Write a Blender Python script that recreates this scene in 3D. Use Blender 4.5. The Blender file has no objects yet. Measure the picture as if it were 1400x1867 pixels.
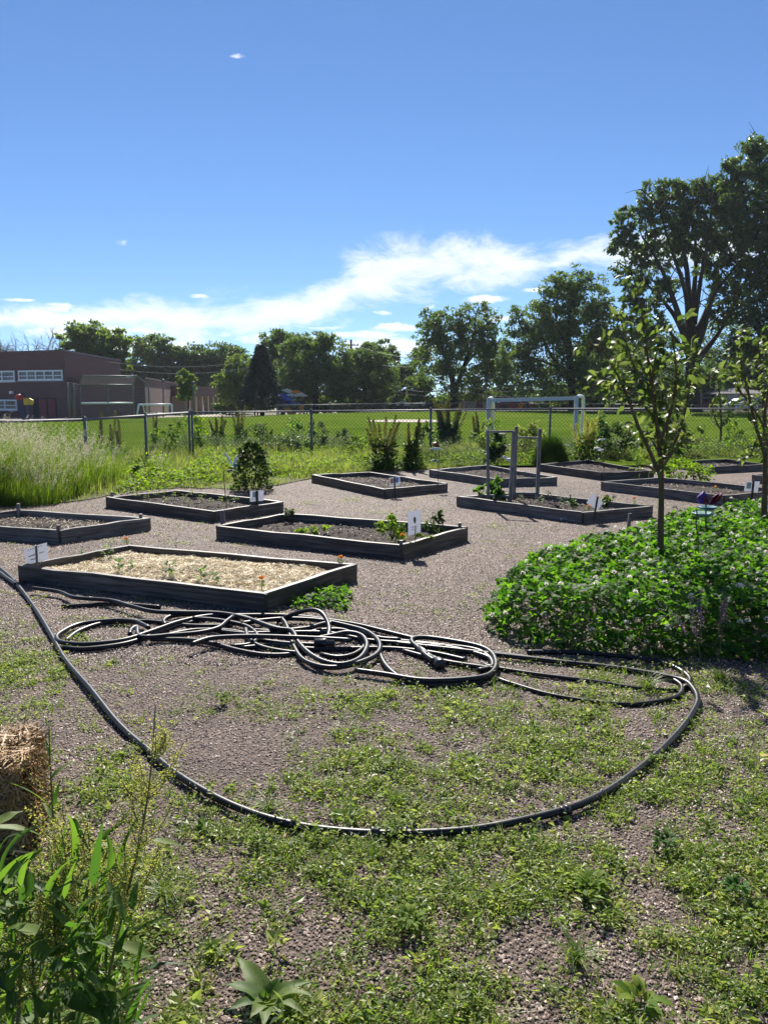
import bpy, bmesh, math
import numpy as np
from mathutils import Vector
S = bpy.context.scene
COL = S.collection
R = math.radians
F, CX, CY, HC = 1450.0, 700.0, 933.5, 1.6
PITCH = R(8.27)
cP, sP = math.cos(PITCH), math.sin(PITCH)
rng = np.random.default_rng(11)

# ------------------------------------------------------------------ places
def gz(x, y):
    """height of the ground: level in the garden, falling a little across the field"""
    k = min(max(-x / 18.0, 0.0), 1.0)
    return -0.012 * max(0.0, y - 22.0) * k
def ray(px, py):
    a, b = (px - CX) / F, (CY - py) / F
    return np.array([a, cP + b * sP, -sP + b * cP])
def at(px, py, z=0.0):
    d = ray(px, py); t = (z - HC) / d[2]
    return np.array([d[0] * t, d[1] * t, z])
def atY(px, py, Y):
    d = ray(px, py); t = Y / d[1]
    return np.array([d[0] * t, Y, HC + d[2] * t])
def ground(px, py):
    p = at(px, py, 0.0)
    for _ in range(30):
        z = gz(p[0], p[1])
        q = at(px, py, z) if py > 726 else p
        p = p * .5 + q * .5
    return p
def proj(P):
    x, y, z = P[:, 0], P[:, 1], P[:, 2] - HC
    d = y * cP - z * sP; v = y * sP + z * cP
    return CX + x / d * F, CY - v / d * F

# ------------------------------------------------------------------ meshes
def mesh_np(name, V, faces, mat, parent=None, v=None, smooth=False):
    """faces: array (M,3) or (M,4), or a list of such arrays; v: value per vertex for colour variation"""
    V = np.asarray(V, np.float32).reshape(-1, 3)
    if parent is not None:
        V = V - np.array(parent['_loc'] if '_loc' in parent else (0, 0, 0), np.float32)
    fl = faces if isinstance(faces, list) else [faces]
    fl = [np.asarray(f, np.int32) for f in fl if len(f)]
    me = bpy.data.meshes.new(name)
    me.vertices.add(len(V)); me.vertices.foreach_set('co', V.ravel())
    idx = np.concatenate([f.ravel() for f in fl])
    tot = np.concatenate([np.full(len(f), f.shape[1], np.int32) for f in fl])
    st = np.concatenate([[0], np.cumsum(tot)[:-1]]).astype(np.int32)
    me.loops.add(len(idx)); me.loops.foreach_set('vertex_index', idx)
    me.polygons.add(len(tot)); me.polygons.foreach_set('loop_start', st)
    me.polygons.foreach_set('use_smooth', np.full(len(tot), bool(smooth)))
    me.update(calc_edges=True)
    if v is not None:
        at_ = me.attributes.new('v', 'FLOAT', 'POINT'); at_.data.foreach_set('value', np.asarray(v, np.float32))
    me.materials.append(mat)
    o = bpy.data.objects.new(name, me); COL.objects.link(o)
    if parent is not None: o.parent = parent
    return o
def tag(o, label=None, cat=None, group=None, kind=None):
    if label: o['label'] = label
    if cat: o['category'] = cat
    if group: o['group'] = group
    if kind: o['kind'] = kind
    return o
def thing(name, label, cat, loc=(0, 0, 0), group=None):
    o = bpy.data.objects.new(name, None); COL.objects.link(o)
    o.location = [float(c) for c in loc]; o['_loc'] = [float(c) for c in loc]; o.empty_display_size = .1
    return tag(o, label, cat, group)
def copy_tree(o, loc, rz, sc=1.0, label=None):
    c = o.copy(); COL.objects.link(c); c.location = [float(q) for q in loc]
    c.rotation_euler = (0, 0, rz); c.scale = (sc, sc, sc)
    if label: c['label'] = label
    for ch in list(o.children):
        d = ch.copy(); COL.objects.link(d); d.parent = c
    return c

class MB:
    """collects boxes, bars, tubes and sheets for one mesh"""
    def __init__(s): s.V = []; s.Q = []; s.T = []; s.n = 0; s.v = []
    def add(s, V, Q=(), T=(), v=.5):
        V = np.asarray(V, float).reshape(-1, 3)
        s.V.append(V)
        if len(Q): s.Q.append(np.asarray(Q, int) + s.n)
        if len(T): s.T.append(np.asarray(T, int) + s.n)
        s.v.append(np.full(len(V), v) if np.isscalar(v) else v)
        s.n += len(V); return s
    def hexa(s, b, t, v=.5):
        """b, t: four bottom and four top corners, same winding (counter-clockwise from above)"""
        return s.add(list(b) + list(t), [[3, 2, 1, 0], [4, 5, 6, 7], [0, 1, 5, 4], [1, 2, 6, 5], [2, 3, 7, 6], [3, 0, 4, 7]], v=v)
    def box(s, x0, x1, y0, y1, z0, z1, v=.5):
        c = [(x0, y0), (x1, y0), (x1, y1), (x0, y1)]
        return s.hexa([(a, b, z0) for a, b in c], [(a, b, z1) for a, b in c], v)
    def bar(s, p, q, w, h=None, up=(0, 0, 1), v=.5):
        """rectangular bar from p to q"""
        p = np.array(p, float); q = np.array(q, float); h = h or w
        d = q - p; d /= np.linalg.norm(d); u = np.array(up, float)
        a = np.cross(d, u)
        if np.linalg.norm(a) < 1e-4: a = np.cross(d, (1, 0, 0)); 
        a /= np.linalg.norm(a); b = np.cross(a, d)
        o = [-a * w / 2 - b * h / 2, a * w / 2 - b * h / 2, a * w / 2 + b * h / 2, -a * w / 2 + b * h / 2]
        return s.hexa([p + k for k in o], [q + k for k in o], v)
    def tube(s, pts, r, n=8, cap=True, v=.5):
        pts = np.asarray(pts, float); m = len(pts)
        r = np.full(m, r) if np.isscalar(r) else np.asarray(r, float)
        t = np.gradient(pts, axis=0); t /= np.linalg.norm(t, axis=1)[:, None] + 1e-12
        a = np.cross(t[0], (0, 0, 1))
        if np.linalg.norm(a) < .05: a = np.cross(t[0], (1, 0, 0))
        ang = np.linspace(0, 2 * np.pi, n, endpoint=False); rows = []
        for i in range(m):
            a = a - t[i] * a.dot(t[i]); a /= np.linalg.norm(a) + 1e-12; b = np.cross(t[i], a)
            rows.append(pts[i] + r[i] * (np.cos(ang)[:, None] * a + np.sin(ang)[:, None] * b))
        V = np.concatenate(rows); i, j = np.meshgrid(np.arange(m - 1), np.arange(n), indexing='ij')
        k = (j + 1) % n
        Q = np.stack([i * n + j, i * n + k, (i + 1) * n + k, (i + 1) * n + j], -1).reshape(-1, 4)
        T = []
        if cap:
            V = np.concatenate([V, pts[:1], pts[-1:]])
            for j in range(n):
                T += [[m * n, (j + 1) % n, j], [m * n + 1, (m - 1) * n + j, (m - 1) * n + (j + 1) % n]]
        return s.add(V, Q, T, v)
    def lathe(s, c, prof, n=16, axis=(0, 0, 1), v=.5):
        """prof: list of (distance along axis, radius)"""
        c = np.array(c, float); d = np.array(axis, float); d /= np.linalg.norm(d)
        P = [c + d * h for h, _ in prof]
        a = np.cross(d, (0, 0, 1)) if abs(d[2]) < .9 else np.array([1., 0, 0])
        a /= np.linalg.norm(a); b = np.cross(d, a); m = len(prof)
        ang = np.linspace(0, 2 * np.pi, n, endpoint=False)
        V = np.concatenate([P[i] + prof[i][1] * (np.cos(ang)[:, None] * a + np.sin(ang)[:, None] * b) for i in range(m)])
        i, j = np.meshgrid(np.arange(m - 1), np.arange(n), indexing='ij'); k = (j + 1) % n
        return s.add(V, np.stack([i * n + j, i * n + k, (i + 1) * n + k, (i + 1) * n + j], -1).reshape(-1, 4), v=v)
    def prism(s, pts, d, v=.5):
        """flat outline pts (N,3) given thickness along vector d"""
        p = np.asarray(pts, float); n = len(p); V = np.concatenate([p, p + np.array(d, float)])
        s.add(V, [[i, (i + 1) % n, n + (i + 1) % n, n + i] for i in range(n)], v=v)
        T = [[0, i + 1, i] for i in range(1, n - 1)] + [[n, n + i, n + i + 1] for i in range(1, n - 1)]
        s.T.append(np.asarray(T) + s.n - 2 * n); return s
    def build(s, name, mat, parent=None, smooth=False):
        fl = []
        if s.Q: fl.append(np.concatenate(s.Q))
        if s.T: fl.append(np.concatenate(s.T))
        return mesh_np(name, np.concatenate(s.V), fl, mat, parent, np.concatenate(s.v), smooth)

def spline(P, step=.03):
    """Catmull-Rom through the points, resampled"""
    P = np.asarray(P, float); Q = np.concatenate([[2 * P[0] - P[1]], P, [2 * P[-1] - P[-2]]]); out = []
    for i in range(1, len(Q) - 2):
        L = np.linalg.norm(Q[i + 1] - Q[i]); n = max(2, int(L / step)); t = np.linspace(0, 1, n, endpoint=False)[:, None]
        a, b, c, d = Q[i - 1], Q[i], Q[i + 1], Q[i + 2]
        out.append(.5 * (2 * b + (c - a) * t + (2 * a - 5 * b + 4 * c - d) * t ** 2 + (-a + 3 * b - 3 * c + d) * t ** 3))
    out.append(P[-1:]); return np.concatenate(out)

# ------------------------------------------------------------------ leaves and blades
def unit(a): return a / (np.linalg.norm(a, axis=-1, keepdims=True) + 1e-9)
def rand_dirs(n, g, zmin=-1, zmax=1):
    z = g.uniform(zmin, zmax, n); a = g.uniform(0, 2 * np.pi, n); r = np.sqrt(1 - z * z)
    return np.stack([r * np.cos(a), r * np.sin(a), z], 1)
def leaves(p, d, nrm, L, W, fold=.15, droop=.1):
    """diamond leaves folded along the midrib: (V, T)"""
    n = len(p); d = unit(d); s = unit(np.cross(d, nrm)); u = np.cross(s, d)
    L = np.broadcast_to(L, n)[:, None]; W = np.broadcast_to(W, n)[:, None]
    r = p + .45 * L * d + .5 * W * s + fold * W * u; l = p + .45 * L * d - .5 * W * s + fold * W * u
    t = p + L * d - droop * L * u
    V = np.stack([p, r, t, l], 1).reshape(-1, 3); i = np.arange(n)[:, None] * 4
    return V, np.concatenate([i + [0, 1, 2], i + [0, 2, 3]])
def leaves6(p, d, nrm, L, W, fold=.15, droop=.2):
    """rounder leaves of four faces with a bent midrib"""
    n = len(p); d = unit(d); s = unit(np.cross(d, nrm)); u = np.cross(s, d)
    L = np.broadcast_to(L, n)[:, None]; W = np.broadcast_to(W, n)[:, None]
    m = p + .5 * L * d + .06 * L * u
    def q(f, w, h): return p + f * L * d + w * W * s + h * W * u
    V = np.stack([p, q(.25, .42, fold), q(.65, .40, fold * .6), p + L * d - droop * L * u, q(.65, -.40, fold * .6), q(.25, -.42, fold), m], 1).reshape(-1, 3)
    i = np.arange(n)[:, None] * 7
    return V, np.concatenate([i + [6, 0, 1], i + [6, 1, 2], i + [6, 2, 3], i + [6, 3, 4], i + [6, 4, 5], i + [6, 5, 0]])
def blades(p, lean, H, W, bend=.5, seg=3):
    """grass blades: lean = horizontal direction (N,2)"""
    n = len(p); H = np.broadcast_to(H, n); W = np.broadcast_to(W, n); bend = np.broadcast_to(bend, n)
    l3 = np.concatenate([lean, np.zeros((n, 1))], 1); side = unit(np.stack([-lean[:, 1], lean[:, 0], np.zeros(n)], 1))
    ts = np.linspace(0, 1, seg + 1); rows = []
    for t in ts:
        c = p + l3 * (bend * H * t * t)[:, None] + np.array([0, 0, 1.]) * (H * (t - .35 * np.minimum(bend, 1.2) * t * t))[:, None]
        w = (W * (1 - t) ** .7)[:, None] * .5
        if t == 1: rows.append(c)
        else: rows += [c - side * w, c + side * w]
    V = np.stack(rows, 1).reshape(-1, 3); k = 2 * seg + 1; i = np.arange(n)[:, None] * k
    Q = [i + [2 * a, 2 * a + 1, 2 * a + 3, 2 * a + 2] for a in range(seg - 1)]
    T = i + [2 * seg - 2, 2 * seg - 1, 2 * seg]
    return V, ([np.concatenate(Q)] if Q else []) + [T], k
def rep(v, k): return np.repeat(v, k)
def big_leaf(p, az, el, L, W, curl=1.0, roll=0., nu=9, wav=.06, g=rng, shape=.45):
    """one large curved leaf blade; returns V, Q"""
    d0 = np.array([math.cos(az) * math.cos(el), math.sin(az) * math.cos(el), math.sin(el)])
    h = np.array([math.cos(az), math.sin(az), 0]); pos = np.array(p, float); V = []
    side0 = np.array([-math.sin(az), math.cos(az), 0]); e = el; ph = g.uniform(0, 6)
    for i in range(nu + 1):
        t = i / nu
        d = h * math.cos(e) + np.array([0, 0, 1]) * math.sin(e); up = -h * math.sin(e) + np.array([0, 0, 1]) * math.cos(e)
        s = side0 * math.cos(roll) + up * math.sin(roll); u = np.cross(d, s)
        w = W * .5 * (math.sin(math.pi * min(t ** shape if t > 0 else 0, 1)) * .96 + .04 * (1 - t))
        for k in (-1, -.5, 0, .5, 1):
            V.append(pos + s * w * k + u * (-abs(k) * -.22 * w + wav * W * math.sin(ph + t * 13 + k * 1.3) * abs(k)))
        pos = pos + d * L / nu; e -= curl / nu
    Q = []
    for i in range(nu):
        for k in range(4): Q.append([i * 5 + k, i * 5 + k + 1, i * 5 + k + 6, i * 5 + k + 5])
    return np.array(V), np.array(Q)

# ------------------------------------------------------------------ materials
def nmat(name):
    m = bpy.data.materials.new(name); m.use_nodes = True; t = m.node_tree; b = t.nodes['Principled BSDF']
    return m, t, b
def ramp(t, fac, cols, pos=None, interp='LINEAR'):
    r = t.nodes.new('ShaderNodeValToRGB'); e = r.color_ramp.elements; r.color_ramp.interpolation = interp
    pos = pos or [i / (len(cols) - 1) for i in range(len(cols))]
    while len(e) < len(cols): e.new(.5)
    for i, c in enumerate(cols): e[i].position = pos[i]; e[i].color = (*c, 1)
    t.links.new(fac, r.inputs[0]); return r.outputs[0]
def noise(t, scale, detail=4, rough=.6, vec=None, dist=0.):
    n = t.nodes.new('ShaderNodeTexNoise'); n.inputs['Scale'].default_value = scale; n.inputs['Detail'].default_value = detail
    n.inputs['Roughness'].default_value = rough; n.inputs['Distortion'].default_value = dist
    if vec is not None: t.links.new(vec, n.inputs['Vector'])
    return n.outputs[0]
def geo(t): return t.nodes.new('ShaderNodeNewGeometry').outputs['Position']
def objc(t): return t.nodes.new('ShaderNodeTexCoord').outputs['Object']
def mapping(t, vec, sc):
    m = t.nodes.new('ShaderNodeMapping'); m.inputs['Scale'].default_value = sc; t.links.new(vec, m.inputs[0]); return m.outputs[0]
def bump(t, b, h, strength=.5, dist=.02):
    n = t.nodes.new('ShaderNodeBump'); n.inputs['Strength'].default_value = strength; n.inputs['Distance'].default_value = dist
    t.links.new(h, n.inputs['Height']); t.links.new(n.outputs[0], b.inputs['Normal'])
def mixc(t, fac, a, b, mode='MIX'):
    n = t.nodes.new('ShaderNodeMix'); n.data_type = 'RGBA'; n.blend_type = mode
    for k, x in ((0, fac), (6, a), (7, b)):
        if hasattr(x, 'links'): t.links.new(x, n.inputs[k])
        else: n.inputs[k].default_value = x if k == 0 else (*x, 1)
    return n.outputs[2]
def math_(t, op, a, b=0., c=None):
    n = t.nodes.new('ShaderNodeMath'); n.operation = op
    for k, x in enumerate((a, b, c)):
        if x is None: continue
        if hasattr(x, 'links'): t.links.new(x, n.inputs[k])
        else: n.inputs[k].default_value = x
    return n.outputs[0]
def attr(t, name='v'):
    a = t.nodes.new('ShaderNodeAttribute'); a.attribute_name = name; return a.outputs['Fac']
def leafmat(name, cols, tcols=None, tr=.4, rough=.45, spec=.4):
    m, t, b = nmat(name); v = attr(t)
    c = ramp(t, v, cols); t.links.new(c, b.inputs['Base Color'])
    b.inputs['Roughness'].default_value = rough; b.inputs['Specular IOR Level'].default_value = spec
    tc = ramp(t, v, tcols or [(min(1, r * 2.0), min(1, g * 2.1), bl * .7) for r, g, bl in cols])
    tl = t.nodes.new('ShaderNodeBsdfTranslucent'); t.links.new(tc, tl.inputs[0])
    mx = t.nodes.new('ShaderNodeMixShader'); mx.inputs[0].default_value = tr
    t.links.new(b.outputs[0], mx.inputs[1]); t.links.new(tl.outputs[0], mx.inputs[2])
    t.links.new(mx.outputs[0], t.nodes['Material Output'].inputs[0]); return m
def vmat(name, cols, rough=.7, spec=.3, interp='LINEAR'):
    m, t, b = nmat(name); t.links.new(ramp(t, attr(t), cols, interp=interp), b.inputs['Base Color'])
    b.inputs['Roughness'].default_value = rough; b.inputs['Specular IOR Level'].default_value = spec; return m
def paint(name, col, rough=.5, metal=0., spec=.4, nz=.25, scale=6.):
    """a plain colour with faint dirt and uneven gloss"""
    m, t, b = nmat(name); n = noise(t, scale, 6, .65, objc(t))
    t.links.new(ramp(t, n, [tuple(c * (1 - nz) for c in col), tuple(min(1, c * (1 + nz * .6)) for c in col)], [.3, .7]), b.inputs['Base Color'])
    b.inputs['Metallic'].default_value = metal; b.inputs['Specular IOR Level'].default_value = spec
    t.links.new(math_(t, 'MULTIPLY_ADD', n, .25, rough - .12), b.inputs['Roughness']); return m
def woodmat(name, cols, sc=(1.3, 42, 42), grain_axis=None, bumpy=.35):
    m, t, b = nmat(name); oc = t.nodes.new('ShaderNodeUVMap') if False else objc(t)
    uv = t.nodes.new('ShaderNodeAttribute'); uv.attribute_name = 'grain'
    vec = mapping(t, uv.outputs['Vector'], sc)
    n = noise(t, 1., 7, .7, vec, .6); big = noise(t, 3., 3, .5, uv.outputs['Vector'])
    c = ramp(t, n, cols, [.36, .5, .66]); c = mixc(t, .6, c, ramp(t, big, [(.35, .33, .32), (1, 1, 1)], [.3, .7]), 'MULTIPLY')
    kn = t.nodes.new('ShaderNodeTexVoronoi'); kn.inputs['Scale'].default_value = 1.; t.links.new(mapping(t, uv.outputs['Vector'], (3.0, 11, 11)), kn.inputs['Vector'])
    c = mixc(t, ramp(t, kn.outputs['Distance'], [(.85,) * 3, (0, 0, 0)], [.06, .16]), c, (.02, .017, .015))
    t.links.new(c, b.inputs['Base Color']); b.inputs['Roughness'].default_value = .55; b.inputs['Specular IOR Level'].default_value = .4
    bump(t, b, n, bumpy, .003); return m
def grain(o, axis=(1, 0, 0), origin=None):
    """wood grain coordinates: x runs along the board"""
    me = o.data; n = len(me.vertices); co = np.empty(n * 3, np.float32); me.vertices.foreach_get('co', co); co = co.reshape(-1, 3)
    a = np.array(axis, float); a /= np.linalg.norm(a); b = np.cross(a, (0, 0, 1)); 
    if np.linalg.norm(b) < .1: b = np.cross(a, (1, 0, 0))
    b /= np.linalg.norm(b); c = np.cross(a, b); off = rng.uniform(0, 30, 3)
    g = np.stack([co @ a, co @ b, co @ c], 1) + off
    A = me.attributes.new('grain', 'FLOAT_VECTOR', 'POINT'); A.data.foreach_set('vector', g.astype(np.float32).ravel()); return o

M = {}
def gravel_mat():
    m, t, b = nmat('gravel'); p = geo(t)
    def vor(sc, feat='F1'):
        v = t.nodes.new('ShaderNodeTexVoronoi'); v.inputs['Scale'].default_value = sc; t.links.new(p, v.inputs['Vector']); return v
    v1, v2 = vor(70), vor(150)
    sep = t.nodes.new('ShaderNodeSeparateColor'); t.links.new(v1.outputs['Color'], sep.inputs[0])
    c = ramp(t, sep.outputs[0], [(.032, .022, .017), (.128, .087, .068), (.066, .049, .040), (.215, .158, .128), (.06, .039, .031), (.38, .31, .265)], [0, .25, .45, .65, .85, 1])
    sep2 = t.nodes.new('ShaderNodeSeparateColor'); t.links.new(v2.outputs['Color'], sep2.inputs[0])
    c = mixc(t, .35, c, ramp(t, sep2.outputs[1], [(.027, .018, .014), (.215, .158, .128)]))
    big = noise(t, 1.1, 5, .6, p); c = mixc(t, .8, c, ramp(t, big, [(.50, .47, .45), (1.12, 1.09, 1.06)], [.32, .66]), 'MULTIPLY')
    # bare brown soil showing through where the weeds grow, near the camera
    sy = t.nodes.new('ShaderNodeSeparateXYZ'); t.links.new(p, sy.inputs[0]); near = t.nodes.new('ShaderNodeMapRange'); t.links.new(sy.outputs[1], near.inputs[0])
    for k_, x_ in ((1, 5.2), (2, 3.4), (3, 0.), (4, .75)): near.inputs[k_].default_value = x_
    dirt = ramp(t, noise(t, 90, 6, .7, p), [(.022, .016, .012), (.06, .044, .034), (.14, .108, .086)], [.3, .5, .72])
    c = mixc(t, math_(t, 'MULTIPLY', near.outputs[0], ramp(t, noise(t, 3.5, 5, .65, p), [(.25, .25, .25), (1, 1, 1)], [.35, .6])), c, dirt)
    t.links.new(c, b.inputs['Base Color']); b.inputs['Roughness'].default_value = .8; b.inputs['Specular IOR Level'].default_value = .3
    h = math_(t, 'ADD', math_(t, 'MULTIPLY', v1.outputs['Distance'], -1.), math_(t, 'MULTIPLY', v2.outputs['Distance'], -.5))
    bump(t, b, h, .8, .010); return m
M['gravel'] = gravel_mat()
def field_mat():
    m, t, b = nmat('field_grass'); p = geo(t)
    n1 = noise(t, .22, 5, .6, p); n2 = noise(t, 5., 6, .75, p); n3 = noise(t, 40., 3, .7, p)
    c = ramp(t, n1, [(.075, .130, .016), (.105, .165, .022), (.15, .185, .036)], [.3, .52, .75])
    c = mixc(t, .6, c, ramp(t, n2, [(.6, .62, .5), (1.15, 1.1, 1.0)], [.3, .7]), 'MULTIPLY')
    c = mixc(t, .45, c, ramp(t, n3, [(.45, .5, .4), (1.2, 1.2, 1.1)], [.35, .65]), 'MULTIPLY')
    t.links.new(c, b.inputs['Base Color']); b.inputs['Roughness'].default_value = .9; b.inputs['Specular IOR Level'].default_value = 0.
    bump(t, b, n3, .8, .05); return m
M['field'] = field_mat()
def soil_mat(name, cols, sc=60):
    m, t, b = nmat(name); p = geo(t); n = noise(t, sc, 6, .7, p); n2 = noise(t, sc * .12, 4, .6, p)
    c = ramp(t, n, cols, [.3, .5, .72]); c = mixc(t, .7, c, ramp(t, n2, [(.6, .58, .56), (1.1, 1.1, 1.1)], [.3, .7]), 'MULTIPLY')
    t.links.new(c, b.inputs['Base Color']); b.inputs['Roughness'].default_value = .92; b.inputs['Specular IOR Level'].default_value = .15
    bump(t, b, n, .8, .02); return m
M['soil'] = soil_mat('garden_soil', [(.022, .018, .015), (.058, .046, .04), (.125, .10, .088)])
M['meadow_soil'] = soil_mat('meadow_soil', [(.05, .06, .02), (.10, .11, .04), (.17, .16, .07)], 25)
M['far_soil'] = soil_mat('far_ground', [(.08, .07, .04), (.14, .13, .07), (.2, .18, .11)], 3)
M['path'] = soil_mat('path_dirt', [(.3, .26, .22), (.4, .36, .31), (.5, .46, .4)], 9)
M['wood_dark'] = woodmat('board_dark', [(.030, .0255, .0215), (.078, .067, .057), (.19, .168, .145)])
M['wood_grey'] = woodmat('board_grey', [(.06, .053, .046), (.155, .14, .124), (.33, .305, .275)])
M['wood_post'] = woodmat('post_wood', [(.11, .095, .088), (.20, .18, .168), (.34, .32, .30)], (3, 45, 45))
M['straw'] = vmat('straw', [(.40, .29, .14), (.60, .47, .25), (.76, .63, .40), (.88, .80, .58)], .55, .4)
M['bale_straw'] = vmat('bale_straw', [(.13, .070, .026), (.25, .145, .055), (.38, .24, .10), (.54, .38, .19)], .55, .4)
M['stones'] = vmat('stones', [(.125, .086, .068), (.285, .203, .162), (.20, .152, .125), (.44, .34, .28), (.19, .126, .10), (.64, .55, .475)], .55, .45)
M['weed'] = leafmat('weed_leaf', [(.06, .105, .022), (.115, .175, .034), (.20, .26, .052), (.30, .315, .085), (.38, .31, .16)], [(.14, .24, .03), (.24, .36, .045), (.36, .47, .07), (.46, .51, .11), (.5, .42, .18)], tr=.47, rough=.44, spec=.42)
M['grass'] = leafmat('grass_blade', [(.05, .095, .015), (.085, .15, .025), (.13, .20, .035), (.22, .23, .07)], tr=.45, rough=.42)
M['tallgrass'] = leafmat('tall_grass_blade', [(.05, .10, .012), (.085, .15, .02), (.13, .19, .03), (.20, .23, .06)], tr=.5, rough=.42)
M['seedhead'] = leafmat('grass_seed_head', [(.24, .23, .17), (.36, .34, .26), (.48, .46, .38), (.28, .30, .16)], [(.5, .42, .3), (.6, .52, .4), (.7, .62, .5), (.5, .5, .25)], tr=.4, rough=.6)
M['meadow'] = leafmat('meadow_blade', [(.07, .10, .035), (.12, .155, .055), (.18, .205, .085), (.27, .27, .14)], tr=.45, rough=.65, spec=.15)
M['clover'] = leafmat('clover_leaf', [(.014, .042, .009), (.026, .070, .012), (.042, .10, .015), (.065, .135, .022)], [(.055, .18, .012), (.11, .31, .015), (.19, .44, .02), (.30, .54, .04)], tr=.40, rough=.6, spec=.15)
M['clover_flower'] = leafmat('clover_flower', [(.62, .58, .50), (.78, .76, .68), (.86, .85, .80)], [(.8, .72, .6), (.85, .82, .7), (.9, .88, .8)], tr=.5, rough=.6)
M['lime'] = leafmat('bright_leaf', [(.05, .10, .012), (.09, .16, .018), (.14, .21, .025), (.22, .26, .04)], tr=.5, rough=.65, spec=.15)
M['dock'] = leafmat('dock_leaf', [(.03, .065, .018), (.05, .095, .024), (.08, .13, .03), (.12, .16, .04)], [(.08, .2, .02), (.13, .29, .02), (.22, .40, .03), (.33, .45, .05)], tr=.4, rough=.55, spec=.25)
M['dockseed'] = leafmat('dock_seed', [(.055, .055, .022), (.095, .085, .035), (.14, .11, .055), (.09, .11, .035)], tr=.35, rough=.6)
M['greenseed'] = leafmat('green_dock_seed', [(.15, .17, .05), (.23, .24, .08), (.31, .30, .12), (.38, .34, .18)], tr=.45, rough=.55)
M['stem'] = vmat('stem', [(.05, .075, .02), (.11, .13, .04), (.15, .11, .06)], .5, .4)
M['darkbush'] = leafmat('dark_bush_leaf', [(.018, .042, .012), (.03, .065, .016), (.05, .09, .02), (.08, .13, .03)], tr=.34, rough=.6, spec=.2)
M['blue_green'] = leafmat('blue_green_leaf', [(.05, .08, .045), (.08, .115, .065), (.12, .155, .09)], tr=.35, rough=.7, spec=.1)
M['apple'] = leafmat('apple_leaf', [(.026, .048, .016), (.042, .07, .022), (.065, .095, .03), (.10, .125, .045)], [(.07, .13, .02), (.13, .21, .03), (.20, .29, .045), (.30, .37, .08)], tr=.4, rough=.5, spec=.3)
M['bark'] = soil_mat('bark', [(.018, .015, .013), (.036, .03, .026), (.062, .053, .046)], 14)
M['young_bark'] = soil_mat('young_bark', [(.10, .07, .035), (.16, .11, .055), (.23, .165, .09)], 50)
M['hose'] = paint('black_hose', (.010, .0105, .012), .40, 0, .35, .5, 7)
M['galv'] = paint('galvanised_steel', (.15, .155, .16), .55, .3, .35, .3, 12)
M['galv_dark'] = paint('weathered_steel', (.085, .09, .10), .55, .4, .4, .25, 12)
M['white'] = paint('white_paint', (.72, .74, .74), .45, 0, .4, .15)
M['offwhite'] = paint('dull_white', (.5, .52, .54), .5, 0, .4, .15)
M['black'] = paint('black_plastic', (.015, .015, .017), .4, 0, .5, .2)
M['paper'] = leafmat('laminated_paper', [(.72, .73, .76), (.80, .81, .84)], [(.75, .76, .8), (.82, .84, .88)], tr=.35, rough=.3, spec=.5)
M['ink'] = paint('grey_ink', (.22, .23, .22), .5)
M['ink_brown'] = paint('brown_ink', (.30, .22, .14), .5)
M['ink_green'] = paint('pale_green_print', (.42, .50, .40), .5, nz=.5, scale=40)
M['ink_orange'] = paint('orange_print', (.60, .28, .16), .5, nz=.45, scale=40)
M['ink_blue'] = paint('blue_print', (.22, .35, .68), .5, nz=.5, scale=30)
M['tulip'] = paint('olive_print', (.16, .15, .07), .5)
M['marigold'] = leafmat('marigold_petal', [(.62, .14, .02), (.75, .24, .03), (.80, .36, .05)], [(.8, .2, .02), (.9, .3, .03), (.9, .45, .05)], tr=.35, rough=.5)
# ------------------------------------------------------------------ camera, sun, sky
cam = bpy.data.cameras.new('camera'); co = bpy.data.objects.new('camera', cam); COL.objects.link(co)
co.location = (0, 0, HC); co.rotation_euler = (R(90) - PITCH, 0, 0)
cam.sensor_fit = 'VERTICAL'; cam.sensor_height = 36.0; cam.lens = 36.0 * F / 1867.0; cam.clip_end = 3000; cam.clip_start = .05
S.camera = co
SUN_EL, SUN_AZ = 40.0, -5.0          # azimuth from +Y towards +X
sd = bpy.data.lights.new('sun', 'SUN'); sd.energy = 5.0; sd.angle = R(.53); sd.color = (1.0, .94, .85)
so = bpy.data.objects.new('sun', sd); COL.objects.link(so)
sv = Vector((math.sin(R(SUN_AZ)) * math.cos(R(SUN_EL)), math.cos(R(SUN_AZ)) * math.cos(R(SUN_EL)), math.sin(R(SUN_EL))))
so.rotation_euler = sv.to_track_quat('Z', 'Y').to_euler(); so.location = (0, 0, 30)
w = bpy.data.worlds.new('World'); S.world = w; w.use_nodes = True; t = w.node_tree; bg = t.nodes['Background']
sky = t.nodes.new('ShaderNodeTexSky'); sky.sky_type = 'NISHITA'; sky.sun_disc = False
sky.sun_elevation = R(SUN_EL); sky.sun_rotation = R(SUN_AZ); sky.altitude = 1600; sky.air_density = .6; sky.dust_density = 0.0; sky.ozone_density = 4.0
bg.inputs['Strength'].default_value = .074
gen = t.nodes.new('ShaderNodeTexCoord').outputs['Generated']
sx = t.nodes.new('ShaderNodeSeparateXYZ'); t.links.new(gen, sx.inputs[0])
yy = math_(t, 'MAXIMUM', sx.outputs[1], .05)
u0 = math_(t, 'DIVIDE', sx.outputs[0], yy); w0 = math_(t, 'DIVIDE', sx.outputs[2], yy)
cmb = t.nodes.new('ShaderNodeCombineXYZ'); t.links.new(u0, cmb.inputs[0]); t.links.new(w0, cmb.inputs[1])
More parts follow.
